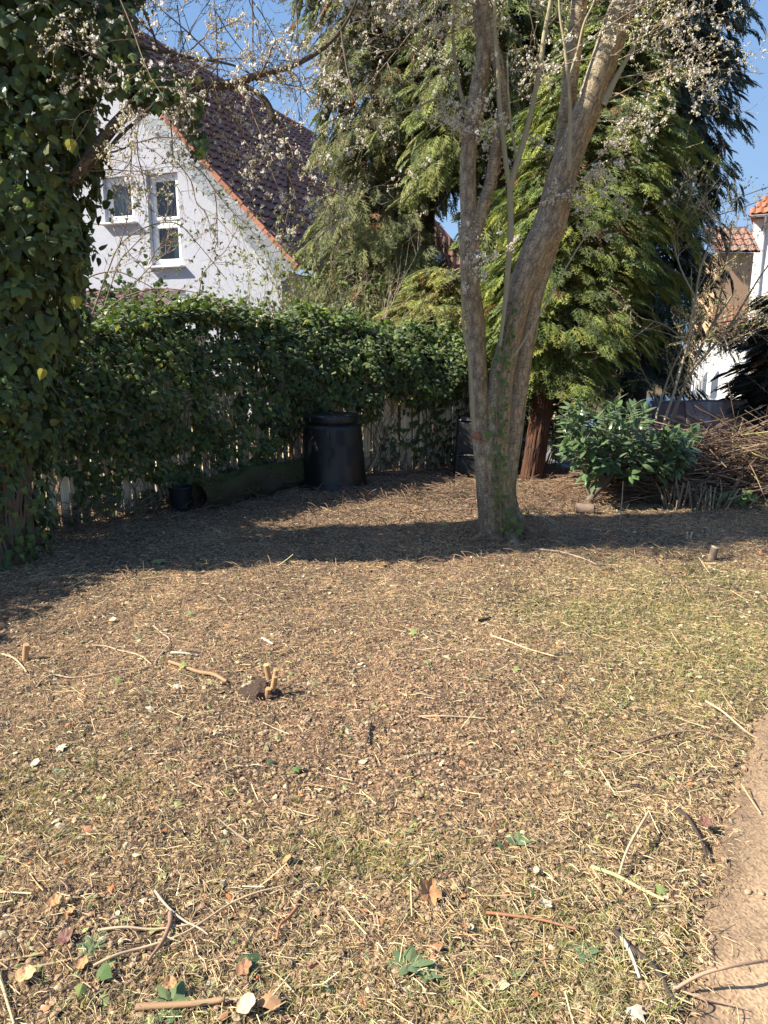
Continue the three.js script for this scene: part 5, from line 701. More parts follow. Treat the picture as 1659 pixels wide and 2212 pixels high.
{ // leafing shrub with slanting stems
  const R = rng(62), Z = -8.9, B = at(1440, 1010, Z), T = thing('spring_shrub', 'bare many stemmed shrub with tiny pale opening leaves before the dark conifer', 'shrub', [B.x, 0, Z]), L = (x, y, dz = 0) => at(x, y, Z + dz).sub(V(B.x, 0, Z)), W = (w) => w * 0.5 * 8.7 / FOCAL, sm = mat(0.23, 0.19, 0.14, 0.9), pale = mat(0.40, 0.34, 0.25, 0.9);
  const stems = [[[[1436, 1020], [1452, 910], [1480, 830], [1504, 772], [1540, 700], [1580, 640]], 9, sm], [[[1428, 1020], [1440, 930], [1470, 855], [1495, 800], [1530, 760], [1570, 715], [1615, 670]], 9, sm], [[[1420, 1010], [1430, 930], [1455, 850], [1478, 770], [1490, 720], [1500, 640]], 7, pale], [[[1412, 1000], [1418, 900], [1432, 850], [1450, 800], [1475, 750]], 6, pale], [[[1504, 772], [1480, 740], [1440, 705], [1400, 690]], 5, sm], [[[1480, 770], [1500, 680], [1508, 600], [1530, 530], [1545, 480]], 6, pale], [[[1530, 760], [1545, 690], [1560, 620], [1575, 540], [1580, 480]], 5, sm], [[[1500, 640], [1470, 580], [1455, 530], [1440, 480]], 4, pale], [[[1570, 715], [1610, 650], [1640, 600], [1670, 560]], 5, sm], [[[1540, 700], [1600, 690], [1650, 680], [1700, 660]], 4, sm]];
  const out = { geos: [], nodes: [] }, cfg = { n: [7, 5, 4, 3], wig: [0.1, 0.16, 0.2, 0.2], lift: [0.05, 0.04, 0.03, 0], kids: [5, 2, 0, 0], spread: [0.75, 0.8, 0.8], ratio: [0.5, 0.45, 0.5], from: [0.1, 0.15], rratio: 0.6, rmin: 0.002, leafLvl: 0, taper: 0.4 };
  for (const [rows, w, m] of stems) { const pts = rows.map(([x, y], i) => L(x, y, 0.06 * i * (w % 2 ? 1 : -1))); part('stem', limb(pts, pts.map((_, i) => W(lerp(w, w * 0.4, i / pts.length))), { sides: 6, sub: 4, wob: 0.06, rep: 1 }), m, T); const c = new THREE.CatmullRomCurve3(pts); for (let k = 0; k < 5; k++) { const t = sr(R, 0.3, 1), d = c.getTangent(t).addScaledVector(rndDir(R), 0.9); grow(R, c.getPoint(t), d, sr(R, 0.5, 1.0), 0.0055, 0, cfg, out); } }
  part('twigs', out.geos.flat(), mat(0.46, 0.38, 0.25, 0.9), T, true);
  const l = []; for (const { p, d } of out.nodes) for (let k = 0; k < 2; k++) if (R() < 0.72) l.push([basis(d.clone().addScaledVector(rndDir(R), 0.8), rndDir(R), p.clone().addScaledVector(rndDir(R), 0.012), sr(R, 0.016, 0.034)), R() < 0.7 ? lin(0.33, 0.32, 0.12) : lin(0.26, 0.21, 0.1)]); instances('leaves', SMALL, leafMat(1, 1, 1, 0.3), l, T);
}
function looseShrub(seed, name, label, x, z, w, d, h, nS, cols, leafS, nL, geo = SMALL, stemC = [0.2, 0.15, 0.1], lift = 0.12, len = 1) {
  const R = rng(seed), T = thing(name, label, 'shrub', [x, gh(x, z), z]), out = { geos: [], nodes: [] }, cfg = { n: [7, 5, 4], wig: [0.1, 0.2, 0.2], lift: [lift, 0.06, 0], kids: [6, 3, 0], spread: [0.6, 0.7], ratio: [0.45, 0.45], from: [0.2, 0.2], rratio: 0.6, rmin: 0.002, leafLvl: 0, taper: 0.35 };
  for (let i = 0; i < nS; i++) grow(R, V(sr(R, -w, w) * 0.7, 0, sr(R, -d, d) * 0.7), V(sr(R, -0.35, 0.35), 1, sr(R, -0.3, 0.3)), h * sr(R, 0.7, 1.08) * len, sr(R, 0.006, 0.013), 0, cfg, out);
  part('stems', out.geos.flat(), mat(...stemC, 0.95), T, true);
  const l = []; if (nL) for (let i = 0; i < nL; i++) { const { p, d: dd } = out.nodes[(R() * out.nodes.length) | 0]; if (p.y < 0.25 * h) continue; const c = cols[(R() * cols.length) | 0], f = sr(R, 0.75, 1.25); l.push([basis(dd.clone().addScaledVector(rndDir(R), 0.9), rndDir(R).addScaledVector(UP, 0.6), p.clone().addScaledVector(rndDir(R), 0.03), leafS * sr(R, 0.6, 1.2)), lin(c[0] * f, c[1] * f, c[2] * f)]); }
  if (l.length) instances('leaves', geo, leafMat(1, 1, 1, 0.4), l, T);
}
looseShrub(71, 'privet_shrub', 'light yellow green sprouting shrub behind the ivy in front of the house corner', -1.45, -10.9, 0.5, 0.3, 2.65, 16, [[0.25, 0.29, 0.06], [0.2, 0.26, 0.06], [0.3, 0.32, 0.09]], 0.06, 1700);
looseShrub(72, 'bare_shrub', 'bare grey twigged shrub behind the ivy below the cypress', -0.35, -10.9, 0.45, 0.3, 2.35, 12, [[0.2, 0.2, 0.06]], 0.03, 60, SMALL, [0.42, 0.33, 0.27], 0.05);
looseShrub(73, 'undergrowth_shrub', 'dense mid green shrub filling the ground behind the fence under the cypress', -0.6, -12.2, 1.5, 0.6, 2.3, 40, [[0.11, 0.16, 0.04], [0.09, 0.13, 0.035], [0.16, 0.19, 0.055]], 0.075, 7000, IVY[1]);
looseShrub(74, 'undergrowth_shrub', 'low dark green shrub behind the laurel at the foot of the thuja', 2.6, -10.0, 0.9, 0.4, 1.0, 26, [[0.07, 0.11, 0.035], [0.09, 0.13, 0.04]], 0.07, 1300, IVY[1]);
looseShrub(75, 'leafless_shrub', 'thin leafless twigs rising over the black conifer at the picture edge', 5.0, -8.3, 0.4, 0.4, 2.5, 5, [[0.3, 0.28, 0.1]], 0.03, 300, SMALL, [0.28, 0.22, 0.15], 0.0);
looseShrub(76, 'undergrowth_shrub', 'green shrub behind the ivy directly below the brown garage roof', -3.4, -9.6, 1.0, 0.5, 1.75, 26, [[0.09, 0.14, 0.04], [0.07, 0.11, 0.03]], 0.08, 4500, IVY[1]);
{ // arching canes before the house
  const R = rng(63), T = thing('elder_canes', 'long thin arching canes with young leaf tufts above the ivy before the white house', 'shrub', [-3.2, 0, -7.6]), O = V(-3.2, 0, -7.6), Q = (x, y, dz = 0) => at((350 + x / 1.952) * 0.5486, (550 + y / 1.952) * 0.5486, -7.6 + dz).sub(O);
  const cm = mat(0.27, 0.19, 0.14, 0.9), canes = [[[20, 1360], [90, 1160], [150, 1000], [230, 820], [380, 700], [560, 640], [690, 650], [810, 770], [920, 900], [1060, 1080]], [[-60, 1120], [0, 1060], [120, 1020], [240, 1020], [380, 1080], [490, 1140], [620, 1230]], [[130, 1350], [200, 1260], [300, 1200], [480, 1150], [700, 1155], [900, 1200], [1090, 1290]], [[100, 1350], [170, 1120], [240, 930], [330, 830], [440, 720]], [[-60, 300], [60, 160], [160, 150], [300, 180], [430, 240], [540, 275], [650, 330], [720, 430]], [[845, 1190], [880, 1030], [960, 940], [1050, 850], [1150, 660]], [[230, 830], [290, 620], [300, 450], [320, 380]], [[460, 960], [520, 850], [600, 760], [640, 680]], [[240, 1230], [450, 1000], [560, 900], [650, 850]], [[-40, 640], [120, 660], [200, 700], [270, 800], [330, 900], [430, 1000]], [[370, 0], [380, 140], [420, 300], [440, 440], [480, 560]], [[300, 0], [330, 120], [260, 240], [120, 290], [0, 330]], [[640, -40], [650, 140], [700, 200], [790, 330], [830, 490], [900, 560], [940, 760]], [[760, 170], [880, 260], [960, 380], [1090, 540], [1250, 690]], [[960, 380], [980, 500], [985, 700], [990, 830]]];
  const out = { geos: [], nodes: [] };
  canes.forEach((rows, i) => { const pts = rows.map(([x, y]) => Q(x, y, i > 9 ? 0.9 : 0.12 * (i % 3))), r = i < 4 ? 0.0085 : 0.006; part('cane', limb(pts, pts.map((_, k) => lerp(r, r * 0.35, k / pts.length)), { sides: 5, sub: 5, rep: 1 }), i > 9 ? twigM : cm, T); const c = new THREE.CatmullRomCurve3(pts); for (let k = 0; k < 9; k++) { const t = sr(R, 0.25, 1), p = c.getPoint(t); grow(R, p, c.getTangent(t).addScaledVector(rndDir(R), 0.9).addScaledVector(UP, 0.3), sr(R, 0.12, 0.36), 0.0032, 1, { n: [4, 4, 3], wig: [0.2, 0.2, 0.3], kids: [0, 2, 0], spread: [0.7, 0.7], ratio: [0.5, 0.5], rratio: 0.7, rmin: 0.0018, leafLvl: 1 }, out); } });
  part('twigs', out.geos.flat(), cm, T, true);
  const l = []; for (const { p, d } of out.nodes) if (R() < 0.22) for (let k = 0; k < 4; k++) l.push([basis(d.clone().addScaledVector(rndDir(R), 1), rndDir(R), p, sr(R, 0.015, 0.04)), lin(0.24, 0.27, 0.09)]); instances('leaves', SMALL, leafMat(1, 1, 1, 0.3), l, T);
}
// ------------------------------------------------------------------ black bins
const grimy = (() => { const N = 256; return tex(N, N, (i, j) => { const v = 0.38 + 0.4 * (fbm(i / N * 6, j / N * 6, 7, 4, 6) - 0.4) + 0.25 * sstep(0.66, 0.8, noise(i / N * 20, j / N * 26, 9, 0)); return [v]; }, false); })();
const dusty = tex(256, 256, (i, j) => { const v = 0.085 + 0.08 * Math.pow(fbm(i / 256 * 5, j / 256 * 3, 17, 4, 0), 2) + 0.16 * sstep(0.7, 0.85, noise(i / 256 * 60, j / 256 * 18, 31)) * sstep(0.5, 0.7, fbm(i / 256 * 4, j / 256 * 4, 3, 3)); return [v * 1.02, v, v * 0.97]; });
const binM = new THREE.MeshPhysicalMaterial({ map: dusty, roughnessMap: grimy, roughness: 1, clearcoat: 0.05, clearcoatRoughness: 0.4, side: THREE.DoubleSide });
{
  const p = V(-0.61, 0, -8.78), b = thing('compost_bin', 'large round black compost bin with a flat lid standing in front of the fence', 'compost bin', [p.x, gh(p.x, p.z) - 0.01, p.z]);
  const lathe = (rows, seg = 64) => new THREE.LatheGeometry(rows.map(([r, y]) => new THREE.Vector2(r, y)), seg);
  part('body', lathe([[0.415, 0], [0.418, 0.025], [0.402, 0.035], [0.398, 0.06], [0.372, 0.36], [0.345, 0.69], [0.340, 0.72], [0.325, 0.745], [0.300, 0.752], [0.285, 0.76], [0.278, 0.79]]), binM, b);
  part('lid', lathe([[0.300, 0.775], [0.306, 0.785], [0.306, 0.842], [0.296, 0.862], [0.255, 0.872], [0.245, 0.865], [0.12, 0.878], [0.0, 0.882]]), binM, b);
  for (let k = 0; k < 4; k++) { const a = 0.5 + k * 1.5708, g = new RoundedBoxGeometry(0.13, 0.055, 0.03, 2, 0.008), m = part('lid_grip', g, binM, b); m.position.set(Math.sin(a) * 0.312, 0.815, Math.cos(a) * 0.312); m.rotation.y = a; }
  const R = rng(5), l = []; for (let i = 0; i < 40; i++) { const a = R() * 6.28, r = Math.sqrt(R()) * 0.27; l.push([basis(rndDir(R).setY(0.05), UP.clone().addScaledVector(rndDir(R), 0.2), V(Math.cos(a) * r, 0.885, Math.sin(a) * r), sr(R, 0.01, 0.028)), lin(0.35 * sr(R, 0.4, 1), 0.28, 0.16)]); } instances('fallen_scraps', SMALL, mat(1, 1, 1, 0.9), l, b);
}
{
  const p = V(1.30, 0, -9.62), b = thing('compost_bin', 'smaller black plastic compost box with hatch, half hidden behind the plum trunk', 'compost bin', [p.x, gh(p.x, p.z) - 0.01, p.z]); b.rotation.y = -0.35;
  const tap = (w0, w1, h, y, r) => { const g = new RoundedBoxGeometry(1, 1, 1, 4, r), q = g.attributes.position; for (let i = 0; i < q.count; i++) { const t = q.getY(i) + 0.5, w = lerp(w0, w1, t); q.setXYZ(i, q.getX(i) * w, y + t * h, q.getZ(i) * w); } g.computeVertexNormals(); return g; };
  part('body', tap(0.66, 0.58, 0.74, 0, 0.06), binM, b); part('lid', tap(0.62, 0.56, 0.06, 0.735, 0.12), binM, b); part('knob', tap(0.2, 0.18, 0.06, 0.79, 0.16), binM, b);
  const h = part('hatch', new RoundedBoxGeometry(0.36, 0.26, 0.03, 2, 0.01), binM, b); h.position.set(-0.05, 0.17, 0.335); h.rotation.x = -0.05;
  const fr = part('hatch_frame', limb([V(-0.25, 0.3, 0.36), V(-0.02, 0.31, 0.40), V(0.05, 0.27, 0.41), V(0.06, 0.05, 0.42)], [0.014, 0.014, 0.014, 0.014], { sides: 7, sub: 6 }), binM, b);
}
{ // dark tub and mossy log at the foot of the ivy
  const a = ground(386, 1106), t = thing('plastic_tub', 'small black open tub at the end of the mossy log beneath the ivy', 'tub', [a.x, gh(a.x, a.z), a.z - 0.1]); t.scale.setScalar(0.82);
  part('body', new THREE.LatheGeometry([[0.0, 0.01], [0.10, 0.01], [0.115, 0.0], [0.14, 0.28], [0.155, 0.285], [0.155, 0.31], [0.138, 0.31], [0.11, 0.03], [0, 0.03]].map(([r, y]) => new THREE.Vector2(r, y)), 32), mat(0.012, 0.012, 0.013, 0.7), t);
  const R = rng(14), p = ground(430, 1104), q = ground(640, 1052), l = thing('mossy_log', 'thick mossy fallen log lying along the fence left of the big black bin', 'log', [p.x, 0, p.z]);
  const d = q.clone().sub(p), cols = (n, pt, len) => { const m = sstep(0.1, 0.75, n.y + 0.8 * (fbm(len * 5, n.z * 3 + 4, 3, 3) - 0.45)); return [lerp(0.13, 0.13, m), lerp(0.085, 0.135, m), lerp(0.055, 0.035, m)]; };
  part('trunk', limb([V(0, 0.14, 0), d.clone().multiplyScalar(0.3).setY(0.15), d.clone().multiplyScalar(0.6).setY(0.19), d.clone().setY(0.16), d.clone().multiplyScalar(1.02).setY(0.15)], [0.13, 0.155, 0.17, 0.15, 0.05], { sides: 30, sub: 14, wob: 0.34, seed: 6, color: cols, tile: 0.4 }), new THREE.MeshStandardMaterial({ vertexColors: true, bumpMap: soilBump, bumpScale: 0.03, roughness: 1 }), l);
  { const q2 = l.children[0].geometry.attributes.position; for (let i = 0; i < q2.count; i++) { const x = q2.getX(i), z = q2.getZ(i); q2.setY(i, q2.getY(i) + 0.16 * (fbm(x * 5 + 3, z * 5 + 9, 21, 3) - 0.5)); q2.setX(i, x + 0.07 * (noise(z * 9, q2.getY(i) * 9, 4) - 0.5)); } l.children[0].geometry.computeVertexNormals(); }
  const ml = []; for (let i = 0; i < 5500; i++) { const u = R(), a2 = sr(R, -0.3, 2.7), r = 0.165, c = d.clone().multiplyScalar(u).setY(0.16), sd = V(-d.z, 0, d.x).normalize(); const o = sd.multiplyScalar(Math.cos(a2) * r * 1.0).add(V(0, Math.sin(a2) * r, 0)), s = sr(R, 0.012, 0.034), f = sr(R, 0.5, 1.3); ml.push([basis(o.clone().addScaledVector(rndDir(R), 0.15), rndDir(R), c.add(o.multiplyScalar(0.93)), s * 0.6, s, s), lin(0.14 * f, 0.145 * f, 0.04 * f)]); } instances('moss', SMALL, leafMat(1, 1, 1, 0.2), ml, l);
}
{ // mossy stone
  const p = ground(1432, 1082), g = new THREE.IcosahedronGeometry(0.19, 4), q = g.attributes.position, col = []; for (let i = 0; i < q.count; i++) { const v = V().fromBufferAttribute(q, i), n = v.clone().normalize(), k = 0.75 + 0.5 * fbm(n.x * 2 + 5, n.y * 2 + n.z * 1.7 + 9, 6, 4); q.setXYZ(i, v.x * k * 1.15, v.y * k * 0.72, v.z * k); const m = sstep(0.1, 0.6, n.y + 0.5 * (noise(n.x * 6 + 9, n.z * 6 + 9, 4) - 0.5)); col.push(lerp(0.13, 0.17, m), lerp(0.10, 0.15, m), lerp(0.07, 0.03, m)); } g.setAttribute('color', new THREE.Float32BufferAttribute(col, 3)); g.computeVertexNormals(); g.translate(p.x, 0.06, p.z);
  single('mossy_stone', g, new THREE.MeshStandardMaterial({ vertexColors: true, bumpMap: soilBump, bumpScale: 0.02, roughness: 1 }), 'low mossy stone between laurel and cut shrub stubs', 'stone');
}
{ // brushwood
  const R = rng(41), c = at(1560, 1040, -8.3), T = thing('brushwood_pile', 'heap of cut brown brushwood and canes in front of the brown panel', 'brushwood', [c.x, 0, -8.3]), ms = [mat(0.15, 0.09, 0.06, 0.9), mat(0.22, 0.14, 0.09, 0.9), mat(0.10, 0.065, 0.045, 0.9), mat(0.30, 0.215, 0.135, 0.9)], bulk = [[], [], [], []];
  const O = V(c.x, 0, -8.3);
  for (let i = 0; i < 1150; i++) {
    const x = sr(R, -1.25, 1.1), top = 0.66 * sstep(-1.35, -0.3, x) * (1 - 0.12 * x), y = 0.03 + top * Math.pow(R(), 0.9), z = sr(R, -0.75, 0.65) * (1 - y * 0.4) ; const d = V(1, sr(R, -0.7, 0.3), sr(R, -0.9, 0.6)).normalize(); if (R() < 0.3) d.x *= -1; if (R() < 0.22) d.copy(rndDir(R));
    const L = sr(R, 0.4, 1.5), r = sr(R, 0.0025, 0.009), a = V(x, y, z).addScaledVector(d, -L / 2), b = V(x, y, z).add(V(sr(R, -0.04, 0.04), sr(R, 0, 0.07), sr(R, -0.04, 0.04))), e = V(x, y, z).addScaledVector(d, L / 2); e.y -= 0.08 * L; a.y = Math.max(0.01, a.y); e.y = Math.max(0.01, e.y);
    const g = limb([a, b, e], [r, r * 0.85, r * 0.5], { sides: 5, segs: 7, wob: 0.1, rep: 1 }), k = (R() * 4) | 0;
    if (z > -0.1 && bulk.n !== 160 && R() < 0.35) { bulk.n = (bulk.n ?? 0) + 1; part('stick', g, ms[k], T); } else bulk[k].push(g);
  }
  bulk.forEach((b, k) => part('sticks', b, ms[k], T, true));
  const lg = part('stick', limb([at(1578, 1070, -7.95).sub(O), at(1588, 1050, -7.95).sub(O), at(1602, 1018, -7.95).sub(O)], [0.026, 0.024, 0.02], { sides: 10, wob: 0.1, cap: true, rep: 1 }), mat(0.42, 0.28, 0.16, 0.9), T);
  // yellow green stems arching out of it at the edge
  const y = mat(0.36, 0.34, 0.12, 0.8), Q = (x, yy, z = -8.0) => at(x, yy, z).sub(O); for (const rows of [[[1700, 1000], [1640, 985], [1590, 960], [1555, 945]], [[1700, 960], [1650, 945], [1610, 925], [1580, 905]], [[1690, 1080], [1640, 1040], [1610, 1010]], [[1690, 1020], [1650, 1015], [1600, 985]], [[1680, 930], [1640, 935], [1600, 940]], [[1680, 1100], [1630, 1080], [1600, 1060], [1590, 1035]]]) part('cane', limb(rows.map(([a, b]) => Q(a, b, sr(R, -8.1, -7.7))), rows.map((_, i) => 0.007 - i * 0.0014), { sides: 5, sub: 4, rep: 1 }), y, T);
}
{ // cut shrub
  const R = rng(42), p = ground(1490, 1098), T = thing('cut_shrub', 'cut down shrub of short pale upright stubs in front of the brushwood', 'shrub', [p.x, 0, p.z]), ms = [mat(0.27, 0.20, 0.13, 0.9), mat(0.36, 0.28, 0.18, 0.9), mat(0.20, 0.14, 0.09, 0.9)];
  for (let i = 0; i < 48; i++) { const x = sr(R, -0.30, 0.36), z = sr(R, -0.18, 0.14), h = sr(R, 0.10, 0.30), t = x * 0.8 + sr(R, -0.35, 0.35), r = sr(R, 0.004, 0.009); part('stem', limb([V(x, -0.02, z), V(x + t * h * 0.5, h * 0.5, z + 0.02), V(x + t * h, h, z + sr(R, -0.04, 0.06))], [r, r * 0.95, r * 0.85], { sides: 6, segs: 4, cap: true, wob: 0.1, rep: 1 }), ms[(R() * 3) | 0], T); }
  const l = []; for (let i = 0; i < 46; i++) l.push([basis(rndDir(R).setY(0.6), rndDir(R), V(sr(R, 0.1, 0.9), sr(R, 0.03, 0.14), sr(R, -0.15, 0.1)), sr(R, 0.05, 0.085)), lin(0.16 * sr(R, 0.7, 1.2), 0.22, 0.06)]); instances('leaves', IVY[1], leafMat(1, 1, 1, 0.3), l, T);
}
// ------------------------------------------------------------------ stumps
const cutM = mat(0.62, 0.40, 0.17, 0.85), cutPale = mat(0.66, 0.55, 0.38, 0.85), crownM = new THREE.MeshStandardMaterial({ color: lin(0.21, 0.135, 0.095), bumpMap: soilBump, bumpScale: 0.03, roughness: 1 });
function peg(T, a, b, r, m, cm) { const g = limb([a, a.clone().lerp(b, 0.5), b], [r * 1.06, r, r * 0.96], { sides: 12, segs: 6, wob: 0.07, rep: 1 }); part('shoot_stub', g, m, T); const d = b.clone().sub(a).normalize(), c = new THREE.CylinderGeometry(r * 0.95, r * 0.97, 0.006, 14), e = part('cut_face', c, cm, T); e.position.copy(b); e.quaternion.setFromUnitVectors(UP, d.addScaledVector(V(0.3, 0, 0.25), 0.7).normalize()); }
{
  const p = ground(575, 1500), T = thing('tree_stump', 'low gnarled root stump with orange cut shoots standing in the sunlit soil', 'stump', [p.x, gh(p.x, p.z), p.z]), R = rng(6);
  const lump = (x, y, z, r, sy) => { const g = new THREE.IcosahedronGeometry(r, 3), q = g.attributes.position; for (let i = 0; i < q.count; i++) { const v = V().fromBufferAttribute(q, i), n = v.clone().normalize(), k = 0.65 + 0.7 * fbm(n.x * 2.2 + 9 + x * 30, n.y * 2.2 + n.z * 2 + 9, 4, 4); q.setXYZ(i, v.x * k, v.y * k * sy, v.z * k); } g.computeVertexNormals(); g.translate(x, y, z); return g; };
  part('root_crown', [lump(-0.035, 0.0, 0, 0.07, 0.75), lump(-0.09, -0.005, 0.02, 0.045, 0.7), lump(0.025, 0.0, 0.01, 0.05, 0.7), lump(-0.03, 0.01, -0.05, 0.05, 0.7), lump(-0.11, -0.005, -0.02, 0.035, 0.8)], crownM, T);
  const sm = mat(0.40, 0.24, 0.11, 0.85); const P = (x, y, dz = 0) => at(x, y, p.z + dz).sub(T.position);
  peg(T, P(581, 1466, -0.03), P(575, 1437, -0.03), 0.014, sm, cutM); peg(T, P(588, 1496, 0.02), P(597, 1447, 0.02), 0.013, sm, cutM); peg(T, P(590, 1484, 0.03), P(594, 1462, 0.035), 0.011, sm, cutM); peg(T, P(577, 1508, 0.04), P(580, 1488, 0.04), 0.014, mat(0.33, 0.17, 0.08, 0.85), cutM);
}
for (const [x, y, x1, y1, r, l, c] of [[54, 1424, 57, 1393, 0.016, 'single orange brown cut peg by the shaded edge of the bed', cutM], [1536, 1208, 1545, 1182, 0.03, 'short cut sapling stump with pale flat top on the shaded soil', cutPale]]) { const p = ground(x, y), T = thing('tree_stump', l, 'stump', [p.x, gh(p.x, p.z) - 0.01, p.z]); peg(T, V(0, 0, 0), at(x1, y1, p.z).sub(T.position), r, c === cutM ? mat(0.42, 0.25, 0.12, 0.9) : mat(0.22, 0.16, 0.11, 0.95), c); }
{ const p = ground(1487, 1166), T = thing('tree_stump', 'pair of tiny pale cut pegs in the dappled light beyond the grass', 'stump', [p.x, gh(p.x, p.z), p.z]); for (const s of [-1, 1]) peg(T, V(s * 0.012, -0.01, 0), V(s * 0.02, 0.06, 0.01), 0.009, mat(0.5, 0.38, 0.24, 0.9), cutPale); }
{ const p = ground(1263, 1106), T = thing('cut_log', 'short grey log end lying by the foot of the laurel', 'log', [p.x, gh(p.x, p.z) + 0.045, p.z]); part('bark', limb([V(-0.10, 0, 0.03), V(0, 0.0, 0.05), V(0.07, 0, 0.07)], [0.055, 0.056, 0.054], { sides: 14, segs: 8, wob: 0.1, tile: 0.3, rep: 1 }), mat(0.24, 0.17, 0.125, 0.95), T); const e = part('cut_face', new THREE.CircleGeometry(0.054, 16), mat(0.10, 0.065, 0.045, 0.95), T); e.position.set(0.075, 0, 0.072); e.rotation.y = 1.2; const e2 = part('cut_face', new THREE.CircleGeometry(0.055, 16), mat(0.33, 0.24, 0.17, 0.95), T); e2.position.set(-0.101, 0, 0.029); e2.rotation.y = -1.8; }
for (const [rows, r, l] of [[[[1338, 1135], [1343, 1085], [1346, 1040]], 0.006, 'thin straight cane standing upright before the laurel'], [[[1467, 1096], [1462, 1050], [1456, 1000]], 0.008, 'pale green upright cane rising between mossy stone and stubs']]) { const p = ground(...rows[0]); single('upright_cane', limb(rows.map(([x, y]) => at(x, y, p.z)), [r, r * 0.9, r * 0.6], { sides: 6, wob: 0.05, rep: 1 }), mat(0.38, 0.32, 0.2, 0.9), l, 'cane'); }

// ------------------------------------------------------------------ single sticks on the ground
const stickM = { tan: mat(0.50, 0.37, 0.23, 0.85), brown: mat(0.36, 0.215, 0.115, 0.8), pale: mat(0.52, 0.46, 0.34, 0.9), dark: mat(0.055, 0.038, 0.03, 0.9), red: mat(0.34, 0.15, 0.08, 0.75), grey: mat(0.42, 0.33, 0.25, 0.9), green: mat(0.46, 0.46, 0.2, 0.8), bark: mat(0.26, 0.16, 0.11, 0.9) };
function stick(rows, w, m, label, lift = 0.006, o = {}) {
  const pts = rows.map(([x, y, h]) => { const p = ground(x, y, h ?? 0); p.y = gh(p.x, p.z) + fine(p.x, p.z) + lift + (h ?? 0); return p; });
  const d = pts[0].distanceTo(V(0, EYE, 0)), r = w * 0.5 * d / FOCAL;
  return single(o.name ?? 'fallen_twig', limb(pts, pts.map((_, i) => lerp(r, r * (o.end ?? 0.6), i / (pts.length - 1))), { sides: 7, sub: 5, wob: 0.14, seed: rows[0][0], cap: true, rep: 1 }), stickM[m], label, o.cat ?? 'twig');
}
stick([[366, 1442], [395, 1452], [430, 1462], [462, 1468], [490, 1480]], 8, 'brown', 'stout smooth brown cane lying just left of the gnarled stump', 0.014, { end: 0.85 });
stick([[200, 1402], [230, 1403], [258, 1411], [290, 1418], [310, 1430], [328, 1444]], 3.4, 'tan', 'curving tan twig on the soil above the long thin twig', 0.008);
stick([[78, 1486], [96, 1467], [114, 1462], [150, 1468], [188, 1466], [250, 1457], [307, 1450], [365, 1440]], 3, 'tan', 'very long thin wavy twig running towards the stout cane', 0.008);
stick([[332, 1360], [350, 1375], [365, 1386], [366, 1400], [357, 1415], [342, 1430], [334, 1447]], 3, 'grey', 'crooked grey twig bent over above the stout cane', 0.01);
stick([[370, 1421], [395, 1422], [428, 1425]], 6.5, 'pale', 'whitish strip of peeled bark above the stout cane', 0.008, { name: 'bark_strip', cat: 'bark' });
stick([[566, 1382], [576, 1388], [590, 1396]], 7, 'pale', 'short white wood sliver above the gnarled stump', 0.008, { name: 'bark_strip', cat: 'bark' });
stick([[5, 1416], [30, 1425], [48, 1440], [58, 1456]], 4, 'tan', 'bent tan twig beside the single orange peg', 0.01);
stick([[203, 2100], [250, 2080], [298, 2060], [350, 2047], [397, 2028], [446, 1998], [500, 1960], [546, 1944], [615, 1924]], 6, 'tan', 'longest tan twig sweeping up across the soil with a crossing dark stick', 0.014);
stick([[213, 2019], [270, 2016], [327, 2014], [380, 2010], [430, 2003]], 5, 'tan', 'straight tan twig crossing the longest twig near the dark stick', 0.012);
stick([[336, 1938], [350, 1957], [370, 1977], [400, 1999], [436, 2020], [450, 2030]], 5, 'grey', 'grey twig slanting down to the crossing twigs', 0.016);
stick([[369, 1985], [368, 2008], [352, 2050], [322, 2088]], 10, 'bark', 'thick dark crooked stick across the longest tan twig', 0.02, { end: 0.5 });
stick([[641, 1970], [622, 1995], [606, 2015], [598, 2045]], 7, 'red', 'curved reddish brown stick leaning in the straw right of the tan twigs', 0.018);
stick([[295, 2194], [360, 2190], [430, 2186], [486, 2184]], 13, 'brown', 'thick reddish brown stick at the front edge of the bed', 0.016, { end: 0.8 });
stick([[-4, 2100], [10, 2150], [22, 2190], [32, 2225]], 6, 'tan', 'tan stalk at the corner of the bed beside dead leaves', 0.014);
stick([[1050, 1979], [1110, 1988], [1170, 1998], [1244, 2021]], 6.5, 'red', 'straight bright orange red stick in the straw', 0.014, { end: 0.7 });
stick([[1277, 1877], [1330, 1903], [1380, 1928], [1433, 1955]], 7, 'green', 'straight pale yellow green stalk near the path', 0.014, { end: 0.8 });
stick([[1332, 2025], [1352, 2055], [1365, 2085], [1380, 2130]], 10, 'pale', 'whitish curved peeled stem beside the black root', 0.016, { end: 0.5 });
stick([[1326, 2020], [1360, 2058], [1403, 2094], [1430, 2125], [1440, 2150], [1472, 2192]], 11, 'dark', 'black crooked root running into the thorny cane', 0.014, { end: 0.6 });
stick([[1463, 1758], [1480, 1775], [1498, 1797], [1515, 1825], [1527, 1858]], 7, 'dark', 'black twig hooked beside the path edge under a red leaf', 0.02);
stick([[1400, 1761, 0.05], [1378, 1800, 0.05], [1357, 1837, 0.04], [1345, 1870, 0.02], [1337, 1902]], 6, 'tan', 'knotty tan cane slanting through the grass near the path', 0.016);
stick([[1060, 1376], [1100, 1388], [1140, 1404], [1196, 1424]], 5, 'tan', 'straight brown twig in the upper straw left of the grass', 0.012);
stick([[1034, 1346], [1047, 1341], [1060, 1336]], 7, 'dark', 'short dark stub of wood above the straight brown twig', 0.012);
stick([[904, 1554], [950, 1556], [1000, 1554], [1045, 1556]], 4.5, 'tan', 'level tan twig in the middle of the bare soil', 0.01);
